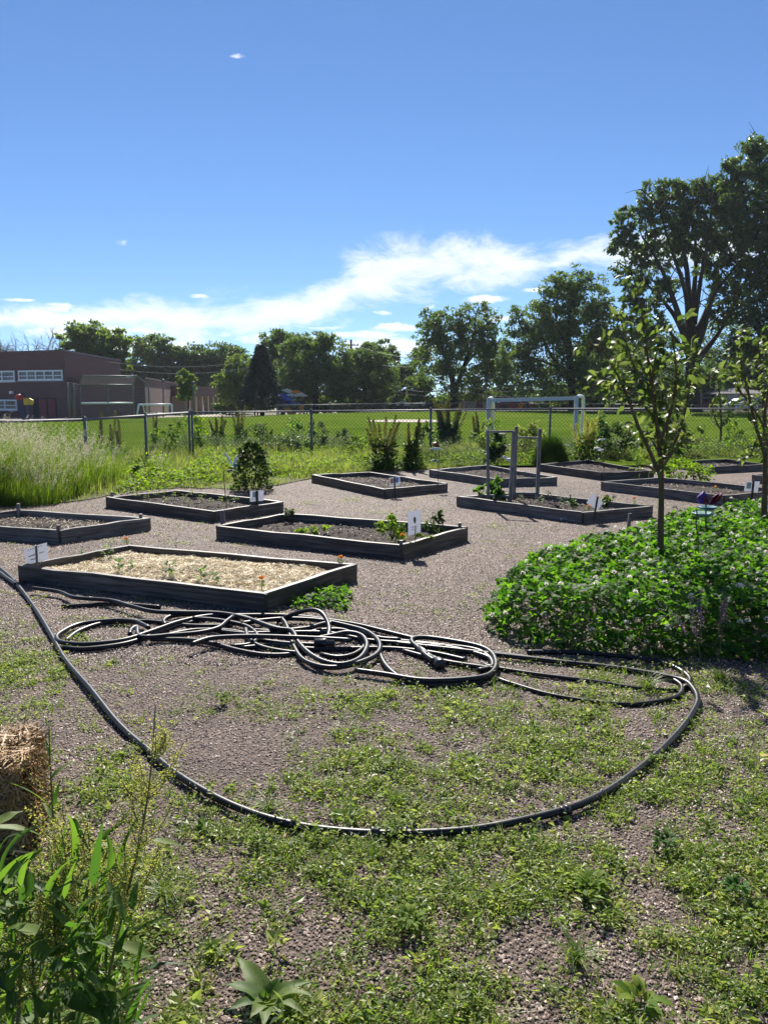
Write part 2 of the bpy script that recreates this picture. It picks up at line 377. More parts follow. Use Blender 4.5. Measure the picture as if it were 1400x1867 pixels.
def vnoise(sc, scale, detail=6, rough=.62, dist=0.):
    m = t.nodes.new('ShaderNodeMapping'); m.inputs['Scale'].default_value = (*sc, 1); t.links.new(cmb.outputs[0], m.inputs[0])
    n = t.nodes.new('ShaderNodeTexNoise'); n.inputs['Scale'].default_value = scale; n.inputs['Detail'].default_value = detail
    n.inputs['Roughness'].default_value = rough; n.inputs['Distortion'].default_value = dist; t.links.new(m.outputs[0], n.inputs[0]); return n
nA = vnoise((1, 1.6), 14, 4, .6); sc_ = t.nodes.new('ShaderNodeSeparateColor'); t.links.new(nA.outputs[1], sc_.inputs[0])
def wob(x, ch, amp): return math_(t, 'MULTIPLY_ADD', math_(t, 'SUBTRACT', ch, .5), amp, x)
u1 = wob(u0, sc_.outputs[0], .055); w1 = wob(w0, sc_.outputs[1], .032)
u2 = wob(u0, sc_.outputs[0], .034); w2 = wob(w0, sc_.outputs[1], .012)
def uw(px, py): d = ray(px, py); return d[0] / d[1], d[2] / d[1]
def curve(xs, vals, inp, vmax):
    n = t.nodes.new('ShaderNodeFloatCurve'); c = n.mapping.curves[0]
    pts = sorted(zip([(x + .6) / 1.2 for x in xs], [v / vmax for v in vals]))
    c.points[0].location = pts[0]; c.points[1].location = pts[-1]
    for p in pts[1:-1]: c.points.new(*p)
    n.mapping.update()
    t.links.new(math_(t, 'MULTIPLY_ADD', inp, 1 / 1.2, .5), n.inputs['Value']); return math_(t, 'MULTIPLY', n.outputs[0], vmax)
band = [(-120, 590, 30), (0, 586, 20), (110, 578, 24), (250, 574, 30), (400, 582, 32), (500, 574, 32), (585, 556, 30), (640, 520, 46), (720, 494, 44), (800, 480, 46), (880, 474, 42), (960, 480, 27), (1050, 470, 23), (1120, 468, 30), (1350, 450, 30)]
bu = [uw(x, y)[0] for x, y, h in band]; bw = [uw(x, y)[1] for x, y, h in band]; bh = [h / F for x, y, h in band]
cen = curve(bu, bw, u1, .4); hw = curve(bu, bh, u1, .1)
dv = math_(t, 'DIVIDE', math_(t, 'ABSOLUTE', math_(t, 'SUBTRACT', w1, cen)), math_(t, 'MULTIPLY', hw, 1.45))
core = math_(t, 'SUBTRACT', 1., dv)
nB = vnoise((1, 2.4), 10, 7, .70, .5)
den = math_(t, 'ADD', math_(t, 'MULTIPLY', core, 1.25), math_(t, 'MULTIPLY', math_(t, 'SUBTRACT', nB.outputs[0], .5), 3.3))
bandm = t.nodes.new('ShaderNodeMapRange'); bandm.interpolation_type = 'SMOOTHSTEP'; t.links.new(den, bandm.inputs[0])
for k, x in ((1, .0), (2, 1.25), (3, 0.), (4, .82)): bandm.inputs[k].default_value = x
puffs = [(433, 103, 17, 6, .5), (222, 441, 16, 5, .7), (365, 540, 20, 4, .9), (30, 547, 28, 4, .8), (105, 560, 42, 9, .95), (95, 578, 34, 7, .9), (28, 574, 28, 5, .7),
         (885, 545, 42, 8, 1), (975, 530, 24, 6, 1), (725, 597, 46, 8, 1), (695, 572, 18, 4, .9), (662, 610, 70, 9, .95), (700, 632, 110, 20, 1), (905, 580, 34, 6, .9), (780, 560, 13, 6, .7),
         (190, 604, 170, 13, .9), (240, 630, 150, 18, .9), (380, 604, 26, 4, .5), (30, 590, 60, 5, .6), (600, 598, 40, 4, .6), (500, 620, 180, 14, .45)]
pm = None
for cx, cy, rx, ry, a in puffs:
    cu, cw = uw(cx, cy)
    e = math_(t, 'ADD', math_(t, 'POWER', math_(t, 'ABSOLUTE', math_(t, 'MULTIPLY', math_(t, 'SUBTRACT', u2, cu), F / rx)), 2.), math_(t, 'POWER', math_(t, 'ABSOLUTE', math_(t, 'MULTIPLY', math_(t, 'SUBTRACT', w2, cw), F / ry)), 2.))
    e = math_(t, 'MULTIPLY', math_(t, 'SUBTRACT', 1.25, e), a); pm = e if pm is None else math_(t, 'MAXIMUM', pm, e)
nC = vnoise((1, 2.6), 34, 5, .66)
pd = math_(t, 'ADD', pm, math_(t, 'MULTIPLY', math_(t, 'SUBTRACT', nC.outputs[0], .5), 3.0))
pmr = t.nodes.new('ShaderNodeMapRange'); pmr.interpolation_type = 'SMOOTHSTEP'; t.links.new(pd, pmr.inputs[0])
for k, x in ((1, .1), (2, 1.2), (3, 0.), (4, .85)): pmr.inputs[k].default_value = x
front = math_(t, 'GREATER_THAN', sx.outputs[1], .06)
mask = math_(t, 'MULTIPLY', math_(t, 'MAXIMUM', bandm.outputs[0], pmr.outputs[0]), front)
# soft shoulder so that the sky towards the sun keeps its blue
def vm(op, a, b_):
    n = t.nodes.new('ShaderNodeVectorMath'); n.operation = op
    for k, x in enumerate((a, b_)):
        if hasattr(x, 'links'): t.links.new(x, n.inputs[k])
        else: n.inputs[k].default_value = x
    return n.outputs[0]
skyc = vm('DIVIDE', vm('MULTIPLY', sky.outputs[0], (.96, 1.15, 1.37)), vm('ADD', vm('MULTIPLY', sky.outputs[0], (1 / 16,) * 3), (1., 1., 1.)))
t.links.new(mixc(t, mask, skyc, (7.0, 7.3, 7.7)), bg.inputs['Color'])
S.view_settings.view_transform = 'Standard'; S.view_settings.look = 'None'; S.view_settings.exposure = 1.12; S.view_settings.gamma = 1
S.cycles.max_bounces = 6; S.cycles.diffuse_bounces = 2; S.cycles.glossy_bounces = 2; S.cycles.transmission_bounces = 3; S.cycles.transparent_max_bounces = 6
S.cycles.caustics_reflective = False; S.cycles.caustics_refractive = False

# ------------------------------------------------------------------ ground
def sheet(name, X, Y, zf, mat, kind='structure', label=None):
    gx, gy = np.meshgrid(X, Y); z = np.vectorize(zf)(gx, gy); V = np.stack([gx, gy, z], -1).reshape(-1, 3); n = len(X)
    i, j = np.meshgrid(np.arange(len(Y) - 1), np.arange(n - 1), indexing='ij')
    Q = np.stack([i * n + j, i * n + j + 1, (i + 1) * n + j + 1, (i + 1) * n + j], -1).reshape(-1, 4)
    return tag(mesh_np(name, V, Q, mat, smooth=True), label, kind=kind)
def vnz(x, y, s, seed=0):
    """cheap smooth value noise in numpy"""
    x = np.asarray(x, float) * s + seed * 17.3; y = np.asarray(y, float) * s + seed * 9.1
    xi, yi = np.floor(x), np.floor(y); fx, fy = x - xi, y - yi; fx = fx * fx * (3 - 2 * fx); fy = fy * fy * (3 - 2 * fy)
    def h(a, b): q = np.sin(a * 127.1 + b * 311.7 + seed * 3.3) * 43758.5453; return q - np.floor(q)
    return (h(xi, yi) * (1 - fx) + h(xi + 1, yi) * fx) * (1 - fy) + (h(xi, yi + 1) * (1 - fx) + h(xi + 1, yi + 1) * fx) * fy
def fbm(x, y, s, seed=0): return .5 * vnz(x, y, s, seed) + .3 * vnz(x, y, s * 2.1, seed + 1) + .2 * vnz(x, y, s * 4.3, seed + 2)
far = [-400, -200, -120, -80, -60, -45, -36, -28, -20, -14, -9, -6, -4, -2, 0, 2, 4, 6, 9, 14, 20, 30, 45, 70, 120, 200, 400]
farY = [-60, -20, -5, 0, 5, 10, 14, 18, 22, 26, 32, 40, 50, 60, 70, 80, 90, 100, 115, 140, 180, 260, 420]
sheet('ground', far, farY, lambda x, y: gz(x, min(y, 130)) - .06 - .3 * min(max((y - 15) / 8, 0), 1), M['far_soil'])
sheet('gravel_lot', np.linspace(-12, 12, 80), np.linspace(-3, 18, 90), lambda x, y: .012 * (float(fbm(x, y, .8, 3)) - .5), M['gravel'])
# meadow strip between the beds and the fence, with a ragged edge
edge = [(-400, 960), (-100, 940), (0, 922), (120, 918), (200, 905), (235, 893), (330, 890), (420, 893), (480, 890), (560, 874), (680, 860), (790, 856), (900, 848), (1010, 842), (1130, 838), (1230, 838), (1400, 836), (1600, 836)]
ep = np.array([at(*p) for p in edge])
def meadow_front(x): return float(np.interp(x, ep[:, 0], ep[:, 1]))
V = []; xs = np.linspace(-11.5, 11.5, 120)
for x in xs:
    y0 = meadow_front(x) + .5 * (float(fbm(x, 0, 2.2, 5)) - .5)
    for k in range(8): V.append((x, y0 + (23.4 - y0) * k / 7, .013))
n8 = np.arange(119)[:, None] * 8; q = np.concatenate([n8 + [k, k + 8, k + 9, k + 1] for k in range(7)])
tag(mesh_np('meadow_strip', V, q, M['meadow_soil']), kind='structure')
# sports field beyond the fence
fe = np.array([ground(*p) for p in [(-60, 771), (141, 766), (350, 760), (480, 758), (700, 752), (1000, 749), (1290, 753), (1500, 754)]])
def field_far(x): return float(np.interp(x, fe[:, 0], fe[:, 1]))
V = []; xs = np.linspace(-62, 62, 160)
for x in xs:
    y1 = field_far(x) if x < 40 else 74
    for k in range(31):
        y = 18.2 + (y1 - 18.2) * (k / 30) ** 1.5; V.append((x, y, gz(x, y) + .035))
n8 = np.arange(159)[:, None] * 31; q = np.concatenate([n8 + [k, k + 31, k + 32, k + 1] for k in range(30)])
tag(mesh_np('sports_field', V, q, M['field']), kind='structure')
V = []                                    # worn bare oval on the field
c0 = ground(745, 768.5)
for i in range(28):
    a = 2 * math.pi * i / 28; r = 1 + .25 * (float(vnz(math.cos(a) * 2, math.sin(a) * 2, 1.3, 4)) - .5)
    V.append((c0[0] + 2.6 * r * math.cos(a), c0[1] + 3.0 * r * math.sin(a), gz(c0[0], c0[1]) + .05))
V.append((c0[0], c0[1], gz(c0[0], c0[1]) + .05))
tag(mesh_np('bare_patch', V, np.array([[28, i, (i + 1) % 28] for i in range(28)]), M['path']), kind='structure')
# street beyond the field on the right, pavement in front of the school on the left
def strip(name, pts0, pts1, dz, mat):
    V = []; n = len(pts0)
    for a, b in zip(pts0, pts1): V += [(a[0], a[1], gz(*a) + dz), (b[0], b[1], gz(*b) + dz)]
    return tag(mesh_np(name, V, np.array([[2 * i, 2 * i + 2, 2 * i + 3, 2 * i + 1] for i in range(n - 1)]), mat), kind='structure')
asph = soil_mat('asphalt', [(.05, .05, .052), (.075, .075, .078), (.11, .11, .11)], 12)
strip('street', [(-5, 96), (60, 94), (140, 94)], [(-5, 104), (60, 102), (140, 102)], .01, asph)
strip('school_pavement', [(-70, 76), (-36, 76), (-30, 84), (-22, 97), (-14, 90)], [(-70, 90), (-36, 90), (-34, 110), (-27, 130), (-17, 100)], .012, M['path'])

# ------------------------------------------------------------------ raised beds
beds = {
 'A': dict(c=[(33, 1031), (482, 1082), (651, 1028), (234, 994)], w='wood_dark'),
 'B': dict(c=[None, (106, 967), (275, 944), (34, 929)], w='wood_grey'),
 'C': dict(c=[(193, 906.4), (389, 931.4), (517, 913.6), (323, 893)], w='wood_dark'),
 'D': dict(c=[(394, 959), (732, 994), (853, 962), (523, 936)], w='wood_dark'),
 'E': dict(c=[(568, 865), (700, 891.4), (816, 880.7), (675, 860)], w='wood_dark'),
 'F': dict(c=[(782, 856), (906, 873), (1015.6, 870), (884, 847.6)], w='wood_grey'),
 'G': dict(c=[(978, 846), (1095, 862), (1192, 858.7), (1072, 838)], w='wood_dark'),
 'H': dict(c=[(832, 905), (1060, 933.5), (1190, 922.5), None], w='wood_grey'),
 'I': dict(c=[(1095, 878.6), (1318, 904), None, (1210, 871)], w='wood_grey'),
 'J': dict(c=[(1223, 841), (1290, 851), (1393, 846), None], w='wood_dark'),
 'K': dict(c=None, w='wood_grey')}
blabel = {
 'A': 'weathered raised bed covered in pale straw mulch, nearest the hose pile',
 'B': 'grey board raised bed cut off by the left edge of the photo',
 'C': 'dark board raised bed between tall grass and straw covered bed, with small white sign',
 'D': 'raised bed holding the tall white sign with a flower picture, behind the straw bed',
 'E': 'dark raised bed in the middle distance with the orange and blue picture sign',
 'F': 'low grey raised bed seen behind the wire trellis',
 'G': 'empty dark soil raised bed left of the young tree stem, near the dark rounded bush',
 'H': 'grey knotted board raised bed with the trellis standing in it',
 'I': 'long grey raised bed behind the young tree trunk, with white sign on its right end',
 'J': 'dark soil raised bed farthest right, beyond the round leafy clump',
 'K': 'grey raised bed cut off by the right edge of the photo, above the white sign'}
ZT = .15
def noisy_soil(c, z0, amp, n=(64, 34), seed=0, mound=.02):
    a, b, cc, d = [np.array(q[:2]) for q in c]; V = []
    for j in range(n[1] + 1):
        for i in range(n[0] + 1):
            s, t_ = i / n[0], j / n[1]; p = (a * (1 - s) + b * s) * (1 - t_) + (d * (1 - s) + cc * s) * t_
            z = z0 + amp * (float(fbm(p[0], p[1], 9, seed)) - .5) + amp * .9 * (float(vnz(p[0], p[1], 32, seed + 7)) - .5) + mound * math.sin(math.pi * s) * math.sin(math.pi * t_)
            V.append((p[0], p[1], z))
    i, j = np.meshgrid(np.arange(n[1]), np.arange(n[0]), indexing='ij'); k = n[0] + 1
    return np.array(V), np.stack([i * k + j, i * k + j + 1, (i + 1) * k + j + 1, (i + 1) * k + j], -1).reshape(-1, 4)
def quad_pt(c, s, t_, z=0.):
    a, b, cc, d = [np.array(q[:2]) for q in c]; p = (a * (1 - s) + b * s) * (1 - t_) + (d * (1 - s) + cc * s) * t_
    return np.array([p[0], p[1], z])
BED = {}
def build_bed(k):
    P = beds[k]['P']; ctr = np.mean(P, 0); r = thing('raised_bed', blabel[k], 'raised bed', (ctr[0], ctr[1], 0), 'raised garden beds on the gravel')
    th = .042
    E = [P[(i + 1) % 4] - P[i] for i in range(4)]; E = [e / np.linalg.norm(e) for e in E]
    Nn = [np.array([-e[1], e[0]]) for e in E]; inn = []
    for i in range(4):
        p, q = P[i - 1] + Nn[i - 1] * th, P[i] + Nn[i] * th
        A_ = np.stack([E[i - 1], -E[i]], 1); s = np.linalg.solve(A_, q - p); inn.append(p + E[i - 1] * s[0])
    for i in range(4):
        j = (i + 1) % 4; m = MB()
        # each board is cut in lengths so that it can bow and dip a little
        n = 6; hz = ZT + rng.normal(0, .004); g0 = rng.normal(0, .006, n + 1); gh = rng.normal(0, .0035, n + 1); g0[0] = g0[-1] = 0
        pts = []
        for s in range(n + 1):
            f = s / n; o = P[i] * (1 - f) + P[j] * f; q = inn[i] * (1 - f) + inn[j] * f; d = -Nn[i] * g0[s]
            o = o + d; q = q + d
            pts.append([(*o, -.03), (*q, -.03), (*q, hz + gh[s]), (*o, hz + gh[s]), ])
        V = np.array(pts).reshape(-1, 3); Q = []
        for s in range(n):
            for e in range(4): Q.append([s * 4 + e, s * 4 + (e + 1) % 4, s * 4 + 4 + (e + 1) % 4, s * 4 + 4 + e])
        Q += [[3, 2, 1, 0], [n * 4, n * 4 + 1, n * 4 + 2, n * 4 + 3]]
        m.add(V, np.array(Q)[:, ::-1])
        b = m.build('board', M[beds[k]['w']], r); grain(b, (*E[i], 0))
    # thin black strip where two boards meet at the near corner
    for ci in (1,):
        p = P[ci]; m = MB(); o1 = -Nn[ci] * .003; 
        a0 = p + o1 - E[ci] * .001; b0 = a0 + E[ci] * .035; th2 = -Nn[ci] * .004
        m.hexa([(*(a0 + th2), .0), (*(b0 + th2), .0), (*b0, .0), (*a0, .0)], [(*(a0 + th2), .142), (*(b0 + th2), .142), (*b0, .142), (*a0, .142)])
        m.build('corner_strip', M['black'], r)
    c4 = [np.array([*q]) for q in inn]; V, Q = noisy_soil(c4, .062, .035, seed=ord(k), mound=.035)
    mesh_np('soil', V, Q, M['soil'], r, smooth=True)
    # light chips and clods on the soil
    n = 700; s, t_ = rng.uniform(.02, .98, n), rng.uniform(.02, .98, n)
    p = np.array([quad_pt(c4, a, b) for a, b in zip(s, t_)])
    p[:, 2] = .068 + .035 * np.sin(np.pi * s) * np.sin(np.pi * t_) + rng.uniform(-.004, .016, n)
    d = rand_dirs(n, rng, -.35, .35); Vl, T = leaves(p, d, rand_dirs(n, rng, .4, 1), rng.uniform(.012, .05, n), rng.uniform(.008, .02, n), .2)
    tag(mesh_np('soil_chips', Vl, T, M['stones'], r, rep(rng.uniform(0, .5, n), 4)), kind='stuff')
    BED[k] = dict(root=r, inn=c4, P=P, E=E, N=Nn)
    return r
for k, b in beds.items():
    if b['c'] is None: continue
    P = [None if q is None else at(*q, ZT)[:2] for q in b['c']]
    for i in range(4):
        if P[i] is None: P[i] = P[i - 1] + P[(i + 1) % 4] - P[(i + 2) % 4]
    b['P'] = P
o_ = at(1370, 866, ZT)[:2] - beds['I']['P'][0]; beds['K']['P'] = [p + o_ for p in beds['I']['P']]
for k in beds: build_bed(k)
# straw mulch on the near bed
c4 = BED['A']['inn']
def straw_on(parent, name, n, smin, smax, zf, mat, L=(.015, .08), W=(.0012, .0032), c4=c4, tilt=.35):
    s, t_ = rng.uniform(smin[0], smax[0], n), rng.uniform(smin[1], smax[1], n)
    a, b, cc, d = [np.array(q[:2]) for q in c4]; S_, T_ = s[:, None], t_[:, None]
    p2 = (a * (1 - S_) + b * S_) * (1 - T_) + (d * (1 - S_) + cc * S_) * T_
    p = np.concatenate([p2, (zf(s, t_) + rng.uniform(-.008, .022, n))[:, None]], 1)
    d = rand_dirs(n, rng, -tilt, tilt); l = rng.uniform(*L, n); w_ = rng.uniform(*W, n)
    sd_ = unit(np.cross(d, rand_dirs(n, rng, .5, 1)))
    V = np.stack([p - d * l[:, None] / 2 - sd_ * w_[:, None] / 2, p + d * l[:, None] / 2 - sd_ * w_[:, None] / 2, p + d * l[:, None] / 2 + sd_ * w_[:, None] / 2, p - d * l[:, None] / 2 + sd_ * w_[:, None] / 2], 1).reshape(-1, 3)
    return mesh_np(name, V, np.arange(n * 4).reshape(-1, 4), mat, parent, rep(rng.beta(2, 2, n), 4))
_so = straw_on
def straw_on(*a, **k): return tag(_so(*a, **k), kind='stuff')
straw_on(BED['A']['root'], 'straw_mulch', 38000, (.03, .03), (.97, .97), lambda s, t_: .085 + .04 * np.sin(np.pi * s) * np.sin(np.pi * t_) + .06 * (fbm(s * 2.4, t_ * 1.2, 5, 2) - .5), M['straw'])
straw_on(BED['B']['root'], 'straw_scraps', 1100, (.1, .1), (.97, .97), lambda s, t_: .072 + .035 * np.sin(np.pi * s) * np.sin(np.pi * t_), M['straw'], c4=BED['B']['inn'])
straw_on(BED['I']['root'], 'straw_scraps', 350, (.1, .1), (.97, .97), lambda s, t_: .072 + .035 * np.sin(np.pi * s) * np.sin(np.pi * t_), M['straw'], c4=BED['I']['inn'])
straw_on(BED['E']['root'], 'straw_scraps', 350, (.1, .1), (.97, .97), lambda s, t_: .072 + .035 * np.sin(np.pi * s) * np.sin(np.pi * t_), M['straw'], c4=BED['E']['inn'])
# wooden corner stakes standing inside the beds (they hold the boards: parts of the bed)
def stake_in(k, px, py0, py1, w=.035, lean=0.):
    p = at(px, py1, ZT); q = atY(px + lean, py0, p[1]); m = MB(); p[2] = .02; m.bar(p, q, w)
    o = m.build('corner_stake', M['wood_post'], BED[k]['root']); grain(o, (0, 0, 1))
stake_in('D', 409, 930, 953, .05, -4); stake_in('D', 731, 985, 993); stake_in('D', 838, 953, 962); stake_in('B', 34, 918, 931); stake_in('B', 107, 957, 966); stake_in('C', 205, 897, 902)
stake_in('B', 257, 937, 944)

# ------------------------------------------------------------------ signs in the beds
def sign(k, label, corners, fold=None, stake=None, pics=(), stake_w=.02, Yoff=0., stake_mat='black', front=True, zb=.15):
    """corners: px of top-left, top-right, bottom-right, bottom-left of the sheet"""
    sx_, sy0, sy1 = stake; base = at(sx_[1], sy1, zb); Y = base[1] + Yoff
    r = thing('garden_sign', label, 'sign', (base[0], Y, .1), 'small white signs in the beds')
    def pt(p, dy=0.): return atY(p[0], p[1], Y + dy)
    tl, tr_, br, bl = corners; m = MB()
    if fold:
        ft, fb = fold
        for a in ([tl, ft, fb, bl], [ft, tr_, br, fb]):
            P = [pt(a[0], .04 if a[0] is not ft else 0), pt(a[1], .04 if a[1] is not ft else 0), pt(a[2], .04 if a[2] is not fb else 0), pt(a[3], .04 if a[3] is not fb else 0)]
            m.prism(P, (0, .003, 0))
    else: m.prism([pt(tl), pt(tr_), pt(br), pt(bl)], (0, .003, 0))
    m.build('sheet', M['paper'], r)
    yb = -.018 if front else .018
    s = MB().bar((*pt((sx_[1], sy1))[:2] + np.array([0, yb]), -.02), pt((sx_[0], sy0)) + np.array([0, yb, 0]), stake_w, .012, up=(0, 1, 0))
    o = s.build('stake', M[stake_mat], r); grain(o, (0, 0, 1))
    for nm, mt, P in pics:
        q = MB().prism([pt(p, -.003) for p in P], (0, -.002, 0)); q.build(nm, M[mt], r)
    return r
def rect(x0, y0, x1, y1, sl=0.): return [(x0, y0), (x1, y0 + sl), (x1, y1 + sl), (x0, y1)]
dots = [('printed_dot', 'tulip', [(x + .9 * math.cos(a), y + 1.5 * math.sin(a)) for a in np.linspace(0, 5.5, 7)]) for x, y in ((52.5, 1003), (57, 1001.4), (61, 999.6), (65, 998), (71, 996.6), (76, 995))]
sign('A', 'folded white sign with a row of dark dots on the corner of the straw bed', [(43.5, 1002), (86, 989), (88, 1020), (50, 1030)], ((67, 994.5), (69, 1025)), ((68, 70), 994, 1030),
     dots + [('printed_picture', 'ink_brown', [(53, 1014), (65, 1009.8), (65, 1011.6), (53, 1015.8)]), ('printed_picture', 'ink', [(56, 1020), (65, 1018), (65, 1019.4), (56, 1021.4)]), ('printed_picture', 'ink_brown', [(72, 1008), (81, 1005), (81, 1006.5), (72, 1009.5)])], .016, stake_mat='wood_post', front=True)
lines = [('printed_text', 'ink', rect(458 + i * .1, 909.6, 466, 910.6, -.3)) for i in range(1)]
sign('C', 'small white sign with one pale green picture on a black stake, near the tall grass', [(456, 895.5), (481, 894), (481, 913), (456, 915)], None, ((469, 469), 894, 919),
     [('printed_picture', 'ink_green', rect(461, 896.8, 467.5, 907, -.4))] + lines, .035)
sign('E', 'white sign with an orange and a blue picture on a black stake', [(709, 871.5), (728.5, 868.5), (729.5, 884), (710.5, 887.5)], None, ((719, 720), 869, 890),
     [('printed_picture', 'ink_orange', rect(711.3, 872.6, 717.4, 882, -.6)), ('printed_picture', 'ink_blue', rect(720.8, 870.5, 727.2, 880, -.6)), ('printed_text', 'ink', rect(712.3, 883.6, 717, 884.3, -.4)), ('printed_text', 'ink', rect(722, 881.7, 726.5, 882.4, -.4))], .025)
tul = [(756 + 3 * math.sin(a) * (.75 + .25 * math.cos(a)), 948.5 - 6.3 * math.cos(a)) for a in np.linspace(0, 2 * math.pi, 14, endpoint=False)]
sign('D', 'tall white sign with a dark flower picture and two lines of text', [(743.5, 934), (767, 928.5), (767, 970), (744, 977.5)], None, ((757, 757), 958, 986),
     [('printed_flower', 'tulip', tul), ('printed_text', 'ink', rect(749, 961, 755.3, 962, -1)), ('printed_text', 'ink', rect(758.5, 959.6, 761, 960.5, -.5)), ('printed_text', 'ink', rect(750, 965.6, 754.8, 966.5, -1)), ('printed_text', 'ink', rect(758.6, 964.2, 760, 965, -.3))], .008, stake_mat='galv_dark', front=True)
sign('H', 'blank white sign leaning over, split by its dark stake, beside the trellis bed corner', [(1078.5, 898.6), (1099, 915.8), (1089, 931.6), (1068.7, 917)], None, ((1088.7, 1080.5), 905, 931), (), .022)
sign('I', 'white sign with a grey green picture at the right edge, behind the clover', [(1358.7, 877.5), (1384.7, 877.8), (1380.5, 897), (1355.5, 896)], None, ((1372, 1368.5), 876, 902),
     [('printed_picture', 'ink_green', [(1361, 879.5), (1369.3, 879.7), (1367.8, 891), (1359.6, 890.6)])], .03)

# ------------------------------------------------------------------ bean trellis, stakes, bottle
H = BED['H']
tb = at(935, 908, .12)
r = thing('bean_trellis', 'tall grey timber trellis of two frames with wire mesh', 'trellis', (tb[0], tb[1], 0))
def post(px0, py0, px1, py1, w=.045):
    p = at(px1, py1, .12); q = atY(px0, py0, p[1]); p = p + (p - q) * .06
    o = MB().bar(p, q, w, w, up=(0, 1, 0)).build('post', M['wood_post'], r); grain(o, (0, 0, 1)); return p, q
a0, a1 = post(888.5, 784, 890, 909, .04); b0, b1 = post(936, 786, 929.5, 911, .045); c0_, c1 = post(941, 777.5, 936.5, 905, .045); d0, d1 = post(984, 782, 979, 905, .05)
def rail(p0, p1, f0, f1, q0, q1, w=.035):
    o = MB().bar(p0 + (p1 - p0) * f0, q0 + (q1 - q0) * f1, w, .03).build('rail', M['wood_post'], r); grain(o, q0 - p0)
rail(a0, a1, .975, .995, b0, b1); rail(c0_, c1, .855, .87, d0, d1); rail(a0, a1, .1, .1, b0, b1); rail(c0_, c1, .1, .1, d0, d1)
def wires(p0, p1, q0, q1, nh, nv, top, wr=.0011):
    m = MB()
    for i in range(nh):
        f = .12 + (top - .12) * i / (nh - 1); m.tube([p0 + (p1 - p0) * f, q0 + (q1 - q0) * f], wr, 4, False)
    for i in range(nv):
        f = (i + 1) / (nv + 1); a = p0 * (1 - f) + q0 * f; b = p1 * (1 - f) + q1 * f; m.tube([a + (b - a) * .12, a + (b - a) * top], wr, 4, False)
    m.build('wire_mesh', M['galv_dark'], r)
wires(a0, a1, b0, b1, 16, 6, .97, .0007); wires(c0_, c1, d0, d1, 22, 8, .84)
p = at(1142, 976, 0.); q = atY(1148.5, 936, p[1]); o = MB().bar(p - (0, 0, .05), q, .035, .03, up=(0, 1, 0)).build('wooden_stake', M['wood_post']); grain(o, (0, 0, 1))
tag(o, 'leaning wooden stake at the edge of the clover', 'stake')
# water bottle lying on the gravel
bm_, t, b = nmat('clear_plastic'); b.inputs['Base Color'].default_value = (.86, .92, .98, 1); b.inputs['Transmission Weight'].default_value = .8; b.inputs['Roughness'].default_value = .18; b.inputs['IOR'].default_value = 1.3
M['clear'] = bm_
p = at(1037, 951, 0.); r = thing('water_bottle', 'empty clear plastic bottle lying by the trellis bed corner', 'bottle', (p[0], p[1], 0))
sc = 31 / F * p[1] / .24; rr = .04 * sc * .95
prof = [(-.12, .2), (-.117, .8), (-.105, 1), (-.06, 1), (-.05, .93), (-.04, 1), (-.02, 1), (-.012, .86), (0, .84), (.012, .86), (.02, 1), (.06, 1), (.075, .9), (.095, .5), (.1, .36)]
MB().lathe((p[0], p[1], rr), [(h * sc, q * rr) for h, q in prof], 18, (-1, .1, 0)).build('bottle_body', M['clear'], r, True)
MB().lathe((p[0] - .1 * sc, p[1] + .01 * sc, rr), [(0, .001), (0, .4 * rr), (.02 * sc, .4 * rr), (.02 * sc, .001)], 12, (-1, .1, 0)).build('cap', M['white'], r, True)
MB().lathe((p[0], p[1], rr), [(-.0145 * sc, .9 * rr), (-.012 * sc, .98 * rr), (.008 * sc, .98 * rr), (.012 * sc, .9 * rr)], 18, (-1, .1, 0)).build('bottle_label', M['paper'], r, True)
